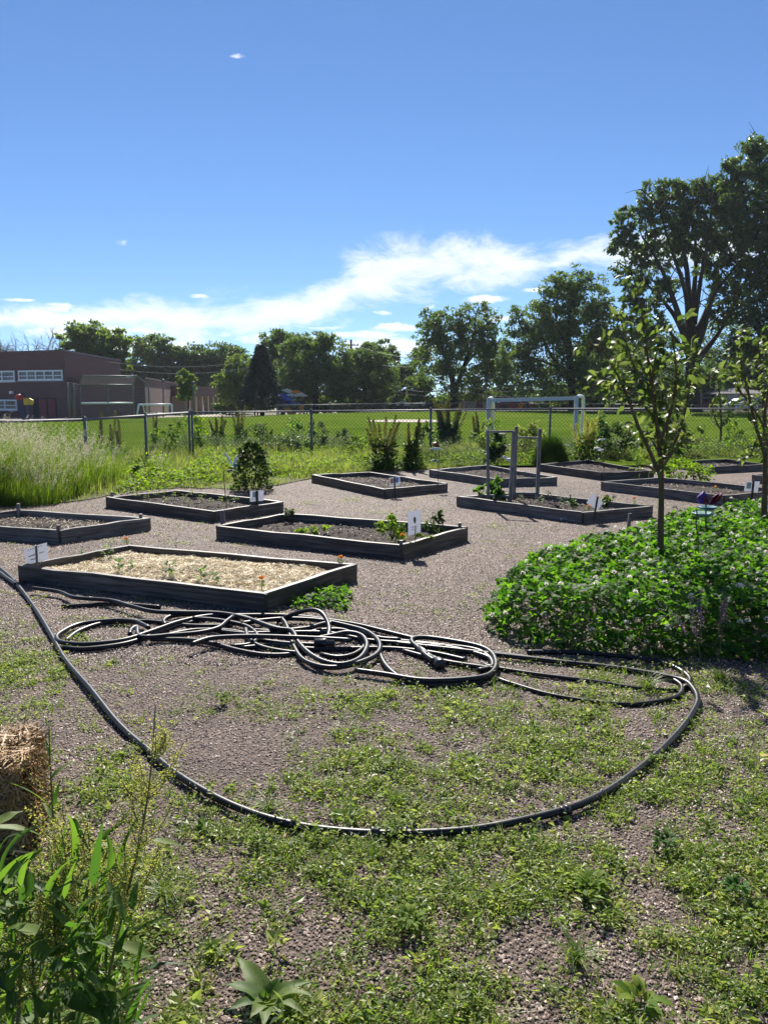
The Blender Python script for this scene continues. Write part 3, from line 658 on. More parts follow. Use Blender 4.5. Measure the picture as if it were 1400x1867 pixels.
# ------------------------------------------------------------------ chain link fences
def fence(name, label, pts, H, step, rail_r, post_r, pitch, wire, wire_r, mats=('galv', 'galv_dark'), base=None):
    """pts: ends and corners (x, y, z_top); the posts stand along each run"""
    r = thing(name, label, 'fence', (*pts[0][:2], 0)); rail = MB(); wm = MB(); stops = []
    for i in range(len(pts) - 1):
        a, b = np.array(pts[i], float), np.array(pts[i + 1], float); L = np.linalg.norm((b - a)[:2]); n = max(1, round(L / step))
        rail.tube([a, b], rail_r, 8)
        for k in range(n + (i == len(pts) - 2)): stops.append(a + (b - a) * k / n)
        d = (b - a) / L; d2 = d.copy(); d2[2] = 0
        ztop, zb = a[2], (gz(a[0], a[1]) + .05); h = ztop - zb - .02; nw = int((L + h) / pitch)
        V = []; Q = []
        up = np.array([0, 0, 1.]); nrm = np.array([-d[1], d[0], 0])
        for s in (1, -1):
            for k in range(nw):
                s0 = -h + k * pitch; e0, e1 = max(s0, 0), min(s0 + h, L)
                if e1 <= e0: continue
                if s > 0: z0, z1 = e0 - s0, e1 - s0
                else: z0, z1 = h - (e0 - s0), h - (e1 - s0)
                zz = lambda q: zb + (a[2] + (b[2] - a[2]) * q / L - .02 - zb) / h * 1.0
                p = a * [1, 1, 0] + d2 * e0 + up * (zb + z0 * ((a[2] + (b[2] - a[2]) * e0 / L) - zb) / (h + .02)); q = a * [1, 1, 0] + d2 * e1 + up * (zb + z1 * ((a[2] + (b[2] - a[2]) * e1 / L) - zb) / (h + .02))
                dd = (q - p) / np.linalg.norm(q - p); sd = np.cross(dd, nrm); o = s * nrm * wire_r * 1.05; c = len(V)
                for pt in (p, q): V += [pt + o - sd * wire_r, pt + o + sd * wire_r, pt + o + nrm * wire_r * 1.4]
                Q += [[c, c + 1, c + 4, c + 3], [c + 1, c + 2, c + 5, c + 4], [c + 2, c, c + 3, c + 5]]
        wm.add(V, Q)
    rail.build('top_rail', M[mats[0]], r, True); wm.build('wire_mesh', M[mats[1]], r)
    for k, p in enumerate(stops[:100]):
        zb = gz(p[0], p[1]) - .1
        m = MB().tube([(p[0], p[1], zb), (p[0], p[1], p[2] + .01)], post_r, 10); m.lathe((p[0], p[1], p[2] - .02), [(0, post_r * 1.25), (.05, post_r * 1.25), (.075, post_r * .9), (.09, .004)], 10)
        m.build('post', M[mats[0]], r, True)
    return r
YF = 20.3
def fp(px, py, Y): p = atY(px, py, Y); return (p[0], p[1], p[2])
pl = fp(350, 752, YF); pm_ = fp(568, 750, YF); pr = fp(1003, 745.5, YF)
dx = (pr[0] - pl[0]) / 3
fence('chain_link_fence', 'grey chain link fence with a pipe rail running behind the garden weeds', [pl, (pl[0] + dx, YF, pl[2] + (pr[2] - pl[2]) / 3), (pr[0], YF, pr[2]), (pr[0] + dx * 4, YF, 1.29)], 1.2, 3.05, .020, .030, .095, .1, .003)
fence('chain_link_fence', 'nearer bend of chain link fence with a thick pale rail behind the tall grass', [fp(-160, 773, 13.6), fp(155, 765.5, 14.6), (pl[0] - .06, YF - .06, pl[2])], 1.2, 3.0, .023, .031, .095, .1, .003)
fl = [ground(705, 752), ground(1290, 754)]
def ff(px, py, Y): p = atY(px, py, Y); return (p[0], p[1], p[2])
fence('far_fence', 'thin far chain link fence along the back edge of the sports field', [ff(505, 739, 90), ff(700, 736, 90), ff(850, 735, 90), ff(1120, 737, 90), ff(1260, 738.5, 82), ff(1520, 739, 82)], 1.5, 3.05, .045, .05, .45, .1, .012)

# ------------------------------------------------------------------ goals, backstop, court post
def tubes(name, segs, r_, mat, root, n=8): 
    m = MB()
    for s in segs: m.tube(spline(s, .2) if len(s) > 2 else s, r_, n)
    return m.build(name, mat, root, True)
g0, g1 = atY(890.5, 730, 24.0), atY(1050.5, 726, 23.6); r = thing('soccer_goal', 'white soccer goal standing behind the near fence', 'goal', (g0[0], 24, 0))
def sqbar(name, p, q, w, mat): return MB().bar(p, q, w, w, up=(0, 1, 0)).build(name, mat, r)
sqbar('goal_post', (g0[0], 24, 0), g0 + (0, 0, .07), .11, M['offwhite']); sqbar('goal_post', (g1[0], 23.6, 0), g1 + (0, 0, .07), .11, M['offwhite'])
sqbar('crossbar', g0 + (.07, 0, 0), g1 - (.07, 0, 0), .105, M['offwhite'])
for g, e in ((g0, (898, 729)), (g1, (1063, 726))):
    k = atY(*e, 24.9); b_ = np.array([k[0] + .1, 25.5, .05])
    tubes('rear_brace', [[g + (0, .02, .03), (g + k) / 2 + (0, 0, .06), k, k + (.05, .2, -.4), b_]], .05, M['white'], r)
    tubes('side_bar', [[(g[0], 24, .05), b_]], .05, M['white'], r)
tubes('ground_bar', [[(g0[0] + .25, 25.5, .05), (g1[0] + .3, 25.5, .05)]], .04, M['white'], r)
ye = paint('yellow_cloth', (.75, .42, .05), .6)
q0 = atY(893.8, 738, 24.4); m = MB().box(q0[0] - .045, q0[0] + .045, 24.38, 24.42, .55, q0[2]); m.build('yellow_pad', ye, r)
Yg = 66; r = thing('soccer_goal', 'small far soccer goal in front of the brick school', 'goal', (*atY(284, 750, Yg)[:2], gz(-20, Yg)))
def gp(x, y, Y=Yg): return atY(x, y, Y)
tubes('goal_frame', [[gp(250.5, 757), gp(253.5, 738)], [gp(253.5, 738), gp(313, 737.4)], [gp(313, 737.4), gp(315, 757)]], .075, M['white'], r)
tubes('rear_frame', [[gp(253.5, 738), gp(261, 738.4, 67), gp(264, 754, 68.5)], [gp(313, 737.4), gp(306, 738, 67), gp(303, 754, 68.5)], [gp(264, 754, 68.5), gp(303, 754, 68.5)]], .05, M['white'], r)
Yb = 71; r = thing('baseball_backstop', 'tall chain link baseball backstop with overhanging hood before the school', 'backstop', (*atY(198, 757, Yb)[:2], gz(-25, Yb)))
def bp(x, y, Y=Yb): return atY(x, y, Y)
for a, b_, Y in (((146, 701), (150, 763), Yb), ((196, 701), (200, 762), Yb), ((242, 702), (246, 760), Yb), ((134, 699), (138, 763), Yb - 2), ((123, 696.5), (127.5, 764), Yb - 4), ((271, 701.6), (273.5, 760), Yb - 2)):
    tubes('post', [[bp(*a, Y), bp(*b_, Y)]], .07, M['galv'], r)
tubes('rail', [[bp(146, 701.5), bp(242, 702)]], .065, M['galv'], r); tubes('rail', [[bp(149, 735.3), bp(244, 734.8)]], .08, M['white'], r)
tubes('hood_frame', [[bp(146, 701), bp(151, 685.2, Yb - 3), ], [bp(151, 685.2, Yb - 3), bp(250, 685.8, Yb - 3)], [bp(250, 685.8, Yb - 3), bp(271, 701.6, Yb - 2)], [bp(242, 702), bp(250, 685.8, Yb - 3)]], .06, M['galv'], r)
m = MB()
def net(a, b_, c, d, n=26):
    n = n * 2 // 3
    for i in range(n):
        f = i / n
        m.tube([a * (1 - f) + b_ * f, d * (1 - f) + c * f], .006, 3, False); m.tube([a * (1 - f) + d * f, b_ * (1 - f) + c * f], .006, 3, False)
net(bp(146, 701), bp(242, 702), bp(246, 760), bp(150, 763), 34); net(bp(123, 697, Yb - 4), bp(146, 701), bp(150, 763), bp(127.5, 764, Yb - 4), 22); net(bp(242, 702), bp(271, 702, Yb - 2), bp(273.5, 760, Yb - 2), bp(246, 760), 18); net(bp(151, 685.2, Yb - 3), bp(250, 685.8, Yb - 3), bp(242, 702), bp(146, 701), 26)
m.build('wire_mesh', M['galv_dark'], r)
for (x, y0, y1, lab) in ((298.5, 695, 757, 'thin grey pole with a small lamp beside the far goal'), (353.5, 699, 756, 'thin grey pole in front of the small tree by the school')):
    r = thing('light_pole', lab, 'pole', atY(x, y1, 74)); tubes('pole', [[atY(x, y1 + 3, 74), atY(x - .6, y0, 74)]], .07, M['galv'], r)
    MB().lathe(atY(x - .6, y0, 74), [(-.1, .05), (0, .16), (.15, .18), (.2, .02)], 10).build('lamp_head', M['galv'], r, True)
r = thing('play_panel_post', 'dark blue post with a red ball and a yellow panel by the school wall', 'play post', atY(45, 760, 72))
navy = paint('navy_paint', (.022, .03, .085), .5); redp = paint('red_paint', (.42, .03, .04), .5)
a = atY(44.5, 717, 72); MB().bar((a[0], 72, -.7), a, .42, .42, up=(0, 1, 0)).build('post', navy, r)
a = atY(36, 724, 71.8); MB().lathe(a - (0, 0, .28), [(0, .02), (.05, .2), (.16, .34), (.28, .4), (.4, .34), (.5, .2), (.55, .02)], 12).build('ball', redp, r, True)
a = atY(48, 732, 71.6); MB().prism([a + np.array([x, 0, z]) for x, z in ((-.22, -.3), (.5, -.3), (.62, -.1), (.62, .12), (.3, .3), (-.22, .3))], (0, .2, 0)).build('panel', ye, r)

# ------------------------------------------------------------------ school
bt, t, b = nmat('school_brick'); p = geo(t)
br = t.nodes.new('ShaderNodeTexBrick'); br.inputs['Scale'].default_value = 1.0
for k, x in (('Brick Width', .45), ('Row Height', .16), ('Mortar Size', .012)): br.inputs[k].default_value = x
mp = t.nodes.new('ShaderNodeVectorMath'); mp.operation = 'DOT_PRODUCT'; t.links.new(p, mp.inputs[0]); mp.inputs[1].default_value = (1, .73, 0)
sp = t.nodes.new('ShaderNodeSeparateXYZ'); t.links.new(p, sp.inputs[0]); cb = t.nodes.new('ShaderNodeCombineXYZ'); t.links.new(mp.outputs['Value'], cb.inputs[0]); t.links.new(sp.outputs[2], cb.inputs[1])
t.links.new(cb.outputs[0], br.inputs['Vector'])
br.inputs['Color1'].default_value = (.105, .052, .052, 1); br.inputs['Color2'].default_value = (.125, .064, .062, 1); br.inputs['Mortar'].default_value = (.10, .058, .057, 1)
c = mixc(t, .5, br.outputs[0], ramp(t, noise(t, .5, 5, .6, p), [(.75, .75, .75), (1.1, 1.1, 1.1)], [.3, .7]), 'MULTIPLY')
t.links.new(c, b.inputs['Base Color']); b.inputs['Roughness'].default_value = .85; M['brick'] = bt
M['coping'] = paint('dark_coping', (.09, .055, .05), .5); M['door_red'] = paint('maroon_door', (.17, .02, .03), .5); M['tan'] = paint('tan_stone', (.42, .33, .25), .8)
M['recess_shade'] = paint('painted_recess_shade', (.02, .02, .022), .8)  # near-black colour standing in for the shade around the school doors
gm, t, b = nmat('window_glass'); b.inputs['Base Color'].default_value = (.03, .035, .04, 1); b.inputs['Roughness'].default_value = .12; b.inputs['Specular IOR Level'].default_value = .7
t.links.new(ramp(t, noise(t, .8, 2, .5, geo(t)), [(.02, .025, .03), (.09, .10, .11)], [.4, .6]), b.inputs['Base Color']); M['glass'] = gm
Ys = 88.0; A0 = atY(118, 639, Ys); zg = -1.1; topz = A0[2]
B0 = atY(-40, 644.5, 93.); Cx = atY(220, 659.5, 112.)
school = thing('school_building', 'long reddish brown brick school with white framed windows and a maroon door', 'school', (A0[0], Ys, zg))
fd = np.array([B0[0] - A0[0], B0[1] - A0[1], 0]); fL = np.linalg.norm(fd); fd /= fL; fn = np.array([fd[1], -fd[0], 0]); 
if fn[1] > 0: fn = -fn
sd2 = np.array([Cx[0] - A0[0], Cx[1] - A0[1], 0]); sL = np.linalg.norm(sd2); sd2 /= sL
P0 = np.array([A0[0], Ys, 0.]); P1 = P0 + fd * 30; P2 = P1 + sd2 * sL; P3 = P0 + sd2 * sL
def block(P, z0, z1, name, mat=None, root=school):
    m = MB(); m.hexa([(*q[:2], z0) for q in P], [(*q[:2], z1) for q in P]); return m.build(name, mat or M['brick'], root)
block([P1, P0, P3, P2], zg, topz - .12, 'wall')
cxy = (P0 + P2) / 2
def grow(P, d): return [q + unit(q - cxy) * d for q in P]
block(grow([P1, P0, P3, P2], .12), topz - .12, topz + .08, 'roof', M['coping'])
# low wing to the right, stepping down to an arcade
W0 = P0 + fd * (-.0) ; Wt = atY(264, 688.5, Ys + .6); wz = Wt[2]
Wa = P0 - fn * .4 + (.02, 0, 0); Wb = np.array([Wt[0], Ys + .6, 0]); Wc_ = atY(327, 704, 132); Wd = np.array([Wc_[0], 132., 0]); We = P3 + sd2 * 20
block([Wa + (.1, .3, 0), Wb, Wd, We], zg, wz - .1, 'wall'); m = MB(); m.hexa([(*q[:2], wz - .1) for q in (Wa + (.1, .22, 0), Wb + (.1, -.08, 0), Wd + (.1, 0, 0), We)], [(*q[:2], wz + .06) for q in (Wa + (.1, .22, 0), Wb + (.1, -.08, 0), Wd + (.1, 0, 0), We)]); m.build('roof', M['coping'], school)
K0, K1 = atY(346, 703.5, 118.), atY(400.5, 713.5, 136.); ka = np.array([K0[0], 118., 0]); kb = np.array([K1[0], 136., 0]); kd = unit(kb - ka); kL = np.linalg.norm(kb - ka); kn = np.array([kd[1], -kd[0], 0]); back = np.array([-kd[1], kd[0], 0])
block([ka, kb, kb + back * 6, ka + back * 6], K0[2] - 1.5, K0[2], 'roof')
block([ka + back * 3 + kd * .1, kb + back * 3 - kd * .1, kb + back * 6, ka + back * 6], zg, K0[2] - 1.5, 'wall', M['tan'])
for f in (.02, .22, .42, .62, .8, .97):
    q = ka + kd * kL * f + back * .5; MB().box(q[0] - .35, q[0] + .35, q[1] - .45, q[1] + .45, zg - .6, K0[2] - 1.5).build('arcade_column', M['tan'], school)
sb = np.array([Wb[0] + .0, Wb[1], 0])
# windows: white frames and dark panes on the front wall
def onwall(px, py, off=0.):
    d = ray(px, py); o = np.array([0, 0, HC]); n = fn; k = ((P0 + n * off) - o).dot(n) / d.dot(n); return o + d * k
def window(x0, y0, x1, y1, n, mid=True):
    a, b_, c_, d = onwall(x0, y0), onwall(x1, y0), onwall(x1, y1), onwall(x0, y1); z0, z1 = (c_[2] + d[2]) / 2, (a[2] + b_[2]) / 2
    a, b_ = np.array([*d[:2], 0]), np.array([*c_[:2], 0]); m = MB(); ex = unit(b_ - a); Lw = np.linalg.norm(b_ - a)
    def bar(u0, u1, z0_, z1_, dep=.12): 
        q = [a + ex * u0 + fn * dep, a + ex * u1 + fn * dep, a + ex * u1 - fn * .05, a + ex * u0 - fn * .05]; m.hexa([(*k[:2], z0_) for k in q], [(*k[:2], z1_) for k in q])
    bar(0, Lw, z0, z0 + .16); bar(0, Lw, z1 - .16, z1)
    for i in range(n + 1): u = (Lw - .14) * i / n; bar(u, u + .14, z0 + .16, z1 - .16, .11)
    zm = z0 + (z1 - z0) * .42
    for i in range(n): bar((Lw - .14) * i / n + .14, (Lw - .14) * (i + 1) / n, zm, zm + .08, .09)
    f = m.build('window', M['white'], school)
    g = MB(); q = [a + ex * .05 + fn * .02, b_ - ex * .05 + fn * .02, b_ - ex * .05 - fn * .02, a + ex * .05 - fn * .02]; g.hexa([(*k[:2], z0 + .05) for k in q], [(*k[:2], z1 - .05) for k in q])
    pn = g.build('pane', M['glass']); pn.parent = f; pn.location = (-school['_loc'][0] * 0, 0, 0)
    co_ = np.empty(len(pn.data.vertices) * 3, np.float32); pn.data.vertices.foreach_get('co', co_); co_ = co_.reshape(-1, 3) - np.array(school['_loc'], np.float32); pn.data.vertices.foreach_set('co', co_.ravel()); pn.data.update()
    s = MB(); q = [a - ex * .1 + fn * .2, b_ + ex * .1 + fn * .2, b_ + ex * .1 + fn * .001, a - ex * .1 + fn * .001]; s.hexa([(*k[:2], z0 - .1) for k in q], [(*k[:2], z0 - .003) for k in q])
    sl = s.build('sill', M['offwhite'], school); 
window(-60, 676.5, 29, 696, 4); window(35.5, 675, 116, 693.5, 5); window(-30, 728.5, 33, 747.5, 3)
def slab(x0, y0, x1, y1, name, mat, d0=.003, d1=.06, z0=None):
    a, b_ = onwall(x0, y0), onwall(x1, y1); m = MB(); q = [np.array([*a[:2], 0]) + fn * d1, np.array([*b_[:2], 0]) + fn * d1, np.array([*b_[:2], 0]) + fn * d0, np.array([*a[:2], 0]) + fn * d0]
    m.hexa([(*k[:2], b_[2] if z0 is None else z0) for k in q], [(*k[:2], a[2]) for k in q]); return m.build(name, mat, school)
slab(60, 726, 106, 770, 'door_shade_slab', M['recess_shade'], .003, .03, zg); slab(72, 727.5, 88, 770, 'door', M['door_red'], .031, .09, zg); slab(88.6, 727.5, 104, 770, 'door', M['door_red'], .031, .09, zg)  # first slab lies flat on the wall; recess shade is only its colour
slab(21, 713, 26, 718, 'wall_lamp', M['white'], .003, .3); slab(-80, 697.5, 118, 698.5, 'brick_ledge', M['coping'], .003, .06)
# ------------------------------------------------------------------ houses, cars, playground, poles
def house(label, x0, x1, yt, ye_, Y, wall, roofm, ridge=.5, base=-.3):
    a, b_ = atY(x0, ye_, Y), atY(x1, ye_, Y); ze = a[2]; zt = atY(x0, yt, Y)[2]; D = 9; ov = .6
    r = thing('house', label, 'house', ((a[0] + b_[0]) / 2, Y, base))
    MB().box(a[0] + ov, b_[0] - ov, Y + ov, Y + D - ov, base, ze).build('wall', wall, r)
    m = MB(); E_ = [(a[0], Y, ze), (b_[0], Y, ze), (b_[0], Y + D, ze), (a[0], Y + D, ze)]; w2 = min(D / 2, (b_[0] - a[0]) * .45)
    V = E_ + [(a[0] + w2, Y + D / 2, zt), (b_[0] - w2, Y + D / 2, zt)] + [(x, y, z - .12) for x, y, z in E_]
    m.add(V, [[0, 1, 5, 4], [2, 3, 4, 5], [0, 6, 7, 1], [1, 7, 8, 2], [2, 8, 9, 3], [3, 9, 6, 0], [9, 8, 7, 6]], [[1, 2, 5], [3, 0, 4]]); m.build('roof', roofm, r)
    for f, w_, z0_, z1_, nm in ((.25, 1.5, .9, 2.0, 'window'), (.55, .95, .0, 2.0, 'door'), (.8, 1.5, .9, 2.0, 'window')):
        xc = a[0] + (b_[0] - a[0]) * f; MB().box(xc - w_ / 2, xc + w_ / 2, Y + ov - .06, Y + ov - .004, base + .3 + z0_, base + .3 + z1_).build(nm, M['glass'] if nm == 'window' else M['door_red'], r)
    return r
shing = soil_mat('roof_shingle', [(.10, .095, .095), (.16, .15, .15), (.22, .21, .21)], 6)
house('low house with a grey hip roof seen past the right young tree', 1310, 1420, 706.5, 717.5, 108, M['tan'], shing)
house('tan house half hidden under the trees left of the soccer goal', 838, 905, 712, 722, 112, M['tan'], shing)
house('pale garage behind the trunk of the large cottonwood', 1275, 1300, 717, 725, 110, M['offwhite'], shing)
def car(label, px, py, L, col, Y, flip=1, hatch=False, name='parked_car'):
    p = atY(px, py, Y); z = gz(p[0], Y) + .02; p[2] = z; r = thing(name, label, 'car', p, None); W = .85
    body = [(-.5, .2), (-.5, .52), (-.46, .62), (-.2, .66), (.28, .62), (.46, .52), (.5, .4), (.5, .2)]; cab = [(-.46, .62), (-.38, .98), (-.02, 1.0), (.14, .93), (.29, .62)] if not hatch else [(-.49, .62), (-.46, 1.12), (.05, 1.14), (.16, 1.06), (.31, .62)]
    pc = paint('car_paint', col, .25, .2, .6, .1)
    def pr(o, w_, z_off=0, s=1.): return [(p[0] + flip * x * L, Y - w_, z + h * 1.45 / (1.0) * s) for x, h in o]
    m = MB(); m.prism(pr(body, W), (0, 2 * W, 0)); m.prism(pr(cab, W * .86), (0, 2 * W * .86, 0)); m.build('body', pc, r)
    win = [(x * .93 - .0, .64 + (h - .62) * .86) for x, h in cab]; m = MB(); m.prism(pr(win, W * .86 + .012), (0, 2 * W * .86 + .024, 0)); m.build('windows', M['glass'], r)
    for x in (-.31, .31):
        for s in (-1, 1):
            c_ = (p[0] + flip * x * L, Y + s * (W - .08) - .1, z + .33); wh = MB().lathe(c_, [(0, .02), (0, .33), (.2, .33), (.2, .02)], 16, (0, 1, 0)).build('wheel', M['black'], r)
    for x in (-.497, .497): MB().box(p[0] + flip * x * L - .02, p[0] + flip * x * L + .02, Y - W + .1, Y + W - .1, z + .72, z + .86).build('lights', M['white'] if x > 0 else redp, r)
car('white parked car small in the distance beyond the centre of the field', 748, 746, 4.0, (.36, .38, .40), 112, -1, True)
car('dark red parked car seen under the crossbar of the near goal', 938, 748, 4.2, (.22, .02, .025), 97, 1)
car('silver grey parked car beyond the right end of the field', 1352, 748, 4.8, (.33, .36, .42), 90, -1)
orange = paint('orange_plastic', (.75, .25, .03), .5); bluep = paint('blue_plastic', (.03, .07, .32), .45)
r = thing('playground', 'blue playground tower with orange slides under the trees', 'play structure', atY(530, 752, 98)); Yp = 98
def pp(x, y, Y=Yp): return atY(x, y, Y)
for x in (506, 520, 534, 546): a = pp(x, 731); MB().bar((a[0], Yp + (.8 if x % 4 else -.8), -.8), a + (0, (.8 if x % 4 else -.8), 0), .14).build('post', bluep, r)
MB().bar(pp(505, 735.5), pp(547, 735.5), 1.9, .18).build('deck', bluep, r); MB().bar(pp(507, 728), pp(532, 728), 1.8, .9, up=(0, .3, 1)).build('roof', bluep, r)
MB().bar(pp(523, 746, Yp - 1), pp(534, 754.5, Yp - 3), .7, .35).build('slide', orange, r); MB().bar(pp(549, 738), pp(550, 752), .5, .5, up=(0, 1, 0)).build('climber', orange, r)
MB().bar(pp(505, 743), pp(518, 743), .08, .9).build('railing', M['galv'], r)
r = thing('shade_canopy', 'orange and white shade canopy high beside the dark spruce', 'canopy', (pp(536, 752)[0], 97, -.6)); a = pp(536, 716, 97)
MB().tube([(a[0], 97, -.8), a - (0, 0, .4)], .08, 8).build('pole', M['galv'], r, True)
for k, (dx0, dz0, mt) in enumerate(((-.75, .15, 'white'), (.35, 0, None), (.9, -.35, 'white'), (-.2, -.4, 'white'))):
    c_ = a + (dx0, 0, dz0); MB().prism([c_ + np.array(q) for q in ((-.75, 0, .12), (0, -.3, .3), (.75, 0, -.05), (.1, .4, -.2))], (0, .02, .05)).build('canopy_panel', M[mt] if mt else orange, r)
r = thing('play_animal', 'small orange spring rider above the red car, far side of the field', 'play figure', atY(948, 748, 92)); a = atY(948, 742, 92)
m = MB().prism([a + np.array([x, 0, z]) for x, z in ((-.25, -.3), (.25, -.3), (.3, .1), (.45, .45), (.2, .35), (.1, .6), (-.05, .4), (-.3, .5), (-.22, .2))], (0, .3, 0)); m.build('figure', orange, r); MB().tube([(a[0], 92.15, -.1), a + (0, .15, -.3)], .06, 8).build('spring', M['galv'], r)
r = thing('utility_pole', 'wooden utility pole rising above the tree line in the centre', 'utility pole', (*atY(640, 750, 118)[:2], -.5)); a = atY(640, 619, 118)
MB().tube([(a[0], 118, -.6), a], [.2, .14], 8).build('pole', M['bark'], r, True); MB().bar(a + (-1.1, 0, -.8), a + (1.1, 0, -.8), .14).build('crossarm', M['bark'], r)
for k in (-1, -.4, .4, 1): MB().lathe(a + (k, 0, -.73), [(0, .05), (.1, .08), (.2, .03)], 8).build('insulator', M['white'], r, True)
def wire(label, x0, y0, Y0, x1, y1, Y1, rad=.03, sag=.6):
    a, b_ = atY(x0, y0, Y0), atY(x1, y1, Y1); s = np.linspace(0, 1, 20)[:, None]; P = a * (1 - s) + b_ * s; P[:, 2] -= 4 * sag * (s * (1 - s))[:, 0]
    tag(MB().tube(P, rad, 5, False).build('power_line', M['galv'], None, True), label, 'power line', 'overhead wires before the trees')
wire('upper overhead wire from the school roof across to the conifer', 200, 660, 92, 455, 659, 92); wire('lower overhead wire from the school roof across to the conifer', 215, 673, 92, 455, 670.5, 92)
wire('overhead wire running from the utility pole top down to the right', 641, 626, 117, 800, 655, 92); wire('second overhead wire below the pole top, right of it', 641, 655, 117, 800, 665, 92)
wire('low pair of wires in the dark trees, upper one', 715, 703, 92, 830, 706, 92, .04); wire('low pair of wires in the dark trees, lower one', 715, 711, 92, 830, 713, 92, .03)
wire('overhead wire above the near goal, upper one', 850, 703.5, 82, 1000, 703, 82); wire('overhead wire above the near goal, lower one', 850, 713.5, 82, 1000, 712, 82)

# ------------------------------------------------------------------ trees beyond the field
def crown(blobs, Y, n, size, g, clump=.2, depth=.8, gap=0.):
    """blobs (px, py, rx, ry); leaves gather in clumps over each blob's shell and volume"""
    P = []; D = []; area = np.array([b[2] * b[3] for b in blobs], float); cnt = (n * area / area.sum()).astype(int)
    for (cx, cy, rx, ry), k in zip(blobs, cnt):
        c = atY(cx, cy, Y); k_ = Y / F * 1.12; nc = max(8, int(14 + rx * ry / 26))
        u = rand_dirs(nc, g); rad = g.uniform(.2, 1.0, nc) ** .55; cc = u * rad[:, None]
        w_ = g.integers(0, nc, k); s = .95 * clump * (.6 + .8 * g.random(nc))[w_][:, None]
        q = cc[w_] + unit(g.normal(size=(k, 3))) * s * (g.random((k, 1)) ** .45) * np.array([1.25, 1.25, .8])
        P.append(c + q * np.array([rx * k_, rx * k_ * depth, ry * k_])); D.append(q)
    P = np.concatenate(P); D = np.concatenate(D); n = len(P); d = unit(g.normal(size=(n, 3)) + .5 * unit(D) + np.array([0, 0, -.25]))
    nr = unit(g.normal(size=(n, 3)) + np.array([0, 0, .9]))
    s = size * g.uniform(.6, 1.35, n); V, T = leaves(P, d, nr, s, s * g.uniform(.5, .75, n), .12, .15)
    return V, T, rep(np.clip(g.beta(2, 2.4, n), 0, 1), 4)
TREEM = {
 'dark': leafmat('tree_leaf_dark', [(.03, .056, .03), (.048, .082, .037), (.066, .108, .043), (.09, .135, .053)], tr=.44, rough=.5, spec=.35),
 'mid': leafmat('tree_leaf_mid', [(.042, .074, .036), (.062, .10, .042), (.086, .13, .05), (.12, .165, .066)], tr=.45, rough=.5, spec=.35),
 'light': leafmat('tree_leaf_light', [(.066, .105, .042), (.094, .14, .052), (.125, .175, .062), (.16, .21, .085)], tr=.46, rough=.5, spec=.35),
 'spruce': leafmat('spruce_needles', [(.010, .024, .017), (.018, .036, .024), (.028, .05, .03)], tr=.12, rough=.6),
 'cotton': leafmat('cottonwood_leaf', [(.028, .05, .022), (.045, .076, .03), (.066, .104, .038), (.095, .14, .05)], tr=.46, rough=.36, spec=.6)}
def limbs(m, segs, Y, k=1., n=7):
    for s in segs:
        P = np.array([atY(a, b_, Y + (c_ if len(q) > 3 else 0)) for q in [None] for (a, b_, c_) in []] or [atY(q[0], q[1], Y + (q[3] if len(q) > 3 else 0)) for q in s]); r_ = [q[2] * Y / F for q in s]
        if len(P) > 2:
            idx = np.linspace(0, len(P) - 1, 60); Q = spline(P, np.linalg.norm(P[-1] - P[0]) / 25); rr_ = np.interp(np.linspace(0, len(P) - 1, len(Q)), range(len(P)), r_)
        else: Q, rr_ = P, r_
        m.tube(Q, rr_, n)
def twigs(m, P0, d0, L, r0, g, depth, spread=.55, n=3, ns=4):
    P0 = np.array(P0, float); pts = [P0]; d = np.array(d0, float)
    for i in range(4): d = unit(d + g.normal(0, .12, 3)); pts.append(pts[-1] + d * L / 4)
    m.tube(pts, np.linspace(r0, r0 * .5, 5), ns, False)
    if depth: 
        for k in range(n): twigs(m, pts[g.integers(2, 5)], unit(d + g.normal(0, spread, 3)), L * g.uniform(.55, .8), r0 * .5, g, depth - 1, spread, n, 3)
def tree(label, blobs, Y, n, size, mat, segs, name='deciduous_tree', clump=.2, group='trees beyond the sports field', seed=1, grow=1.1):
    g = np.random.default_rng(seed); bx = segs[0][0][0]; p = atY(bx, 745, Y); z = gz(p[0], Y) - .1
    r = thing(name, label, 'tree', (p[0], Y, z), group)
    m = MB(); limbs(m, segs, Y)
    m.tube([(p[0], Y, z - .3), atY(segs[0][0][0], segs[0][0][1], Y)], [segs[0][0][2] * Y / F * 1.25, segs[0][0][2] * Y / F], 8)
    m.build('trunk', M['bark'], r, True)
    V, T, v = crown([(a, b_, c_ * grow, d * grow) for a, b_, c_, d in blobs], Y, int(n * 1.7), size * .74, g, clump); mesh_np('crown', V, T, TREEM[mat], r, v)
    return r
def simple(bx, top, w_=4, lean=0): return [[(bx, 742, w_), (bx + lean * .4, (742 + top) / 2, w_ * .75), (bx + lean, top, w_ * .3)], [(bx + lean * .3, (742 * .55 + top * .45), w_ * .5), (bx + lean - 14, top + 12, w_ * .2)], [(bx + lean * .2, 742 * .6 + top * .4, w_ * .5), (bx + lean + 15, top + 14, w_ * .2)]]
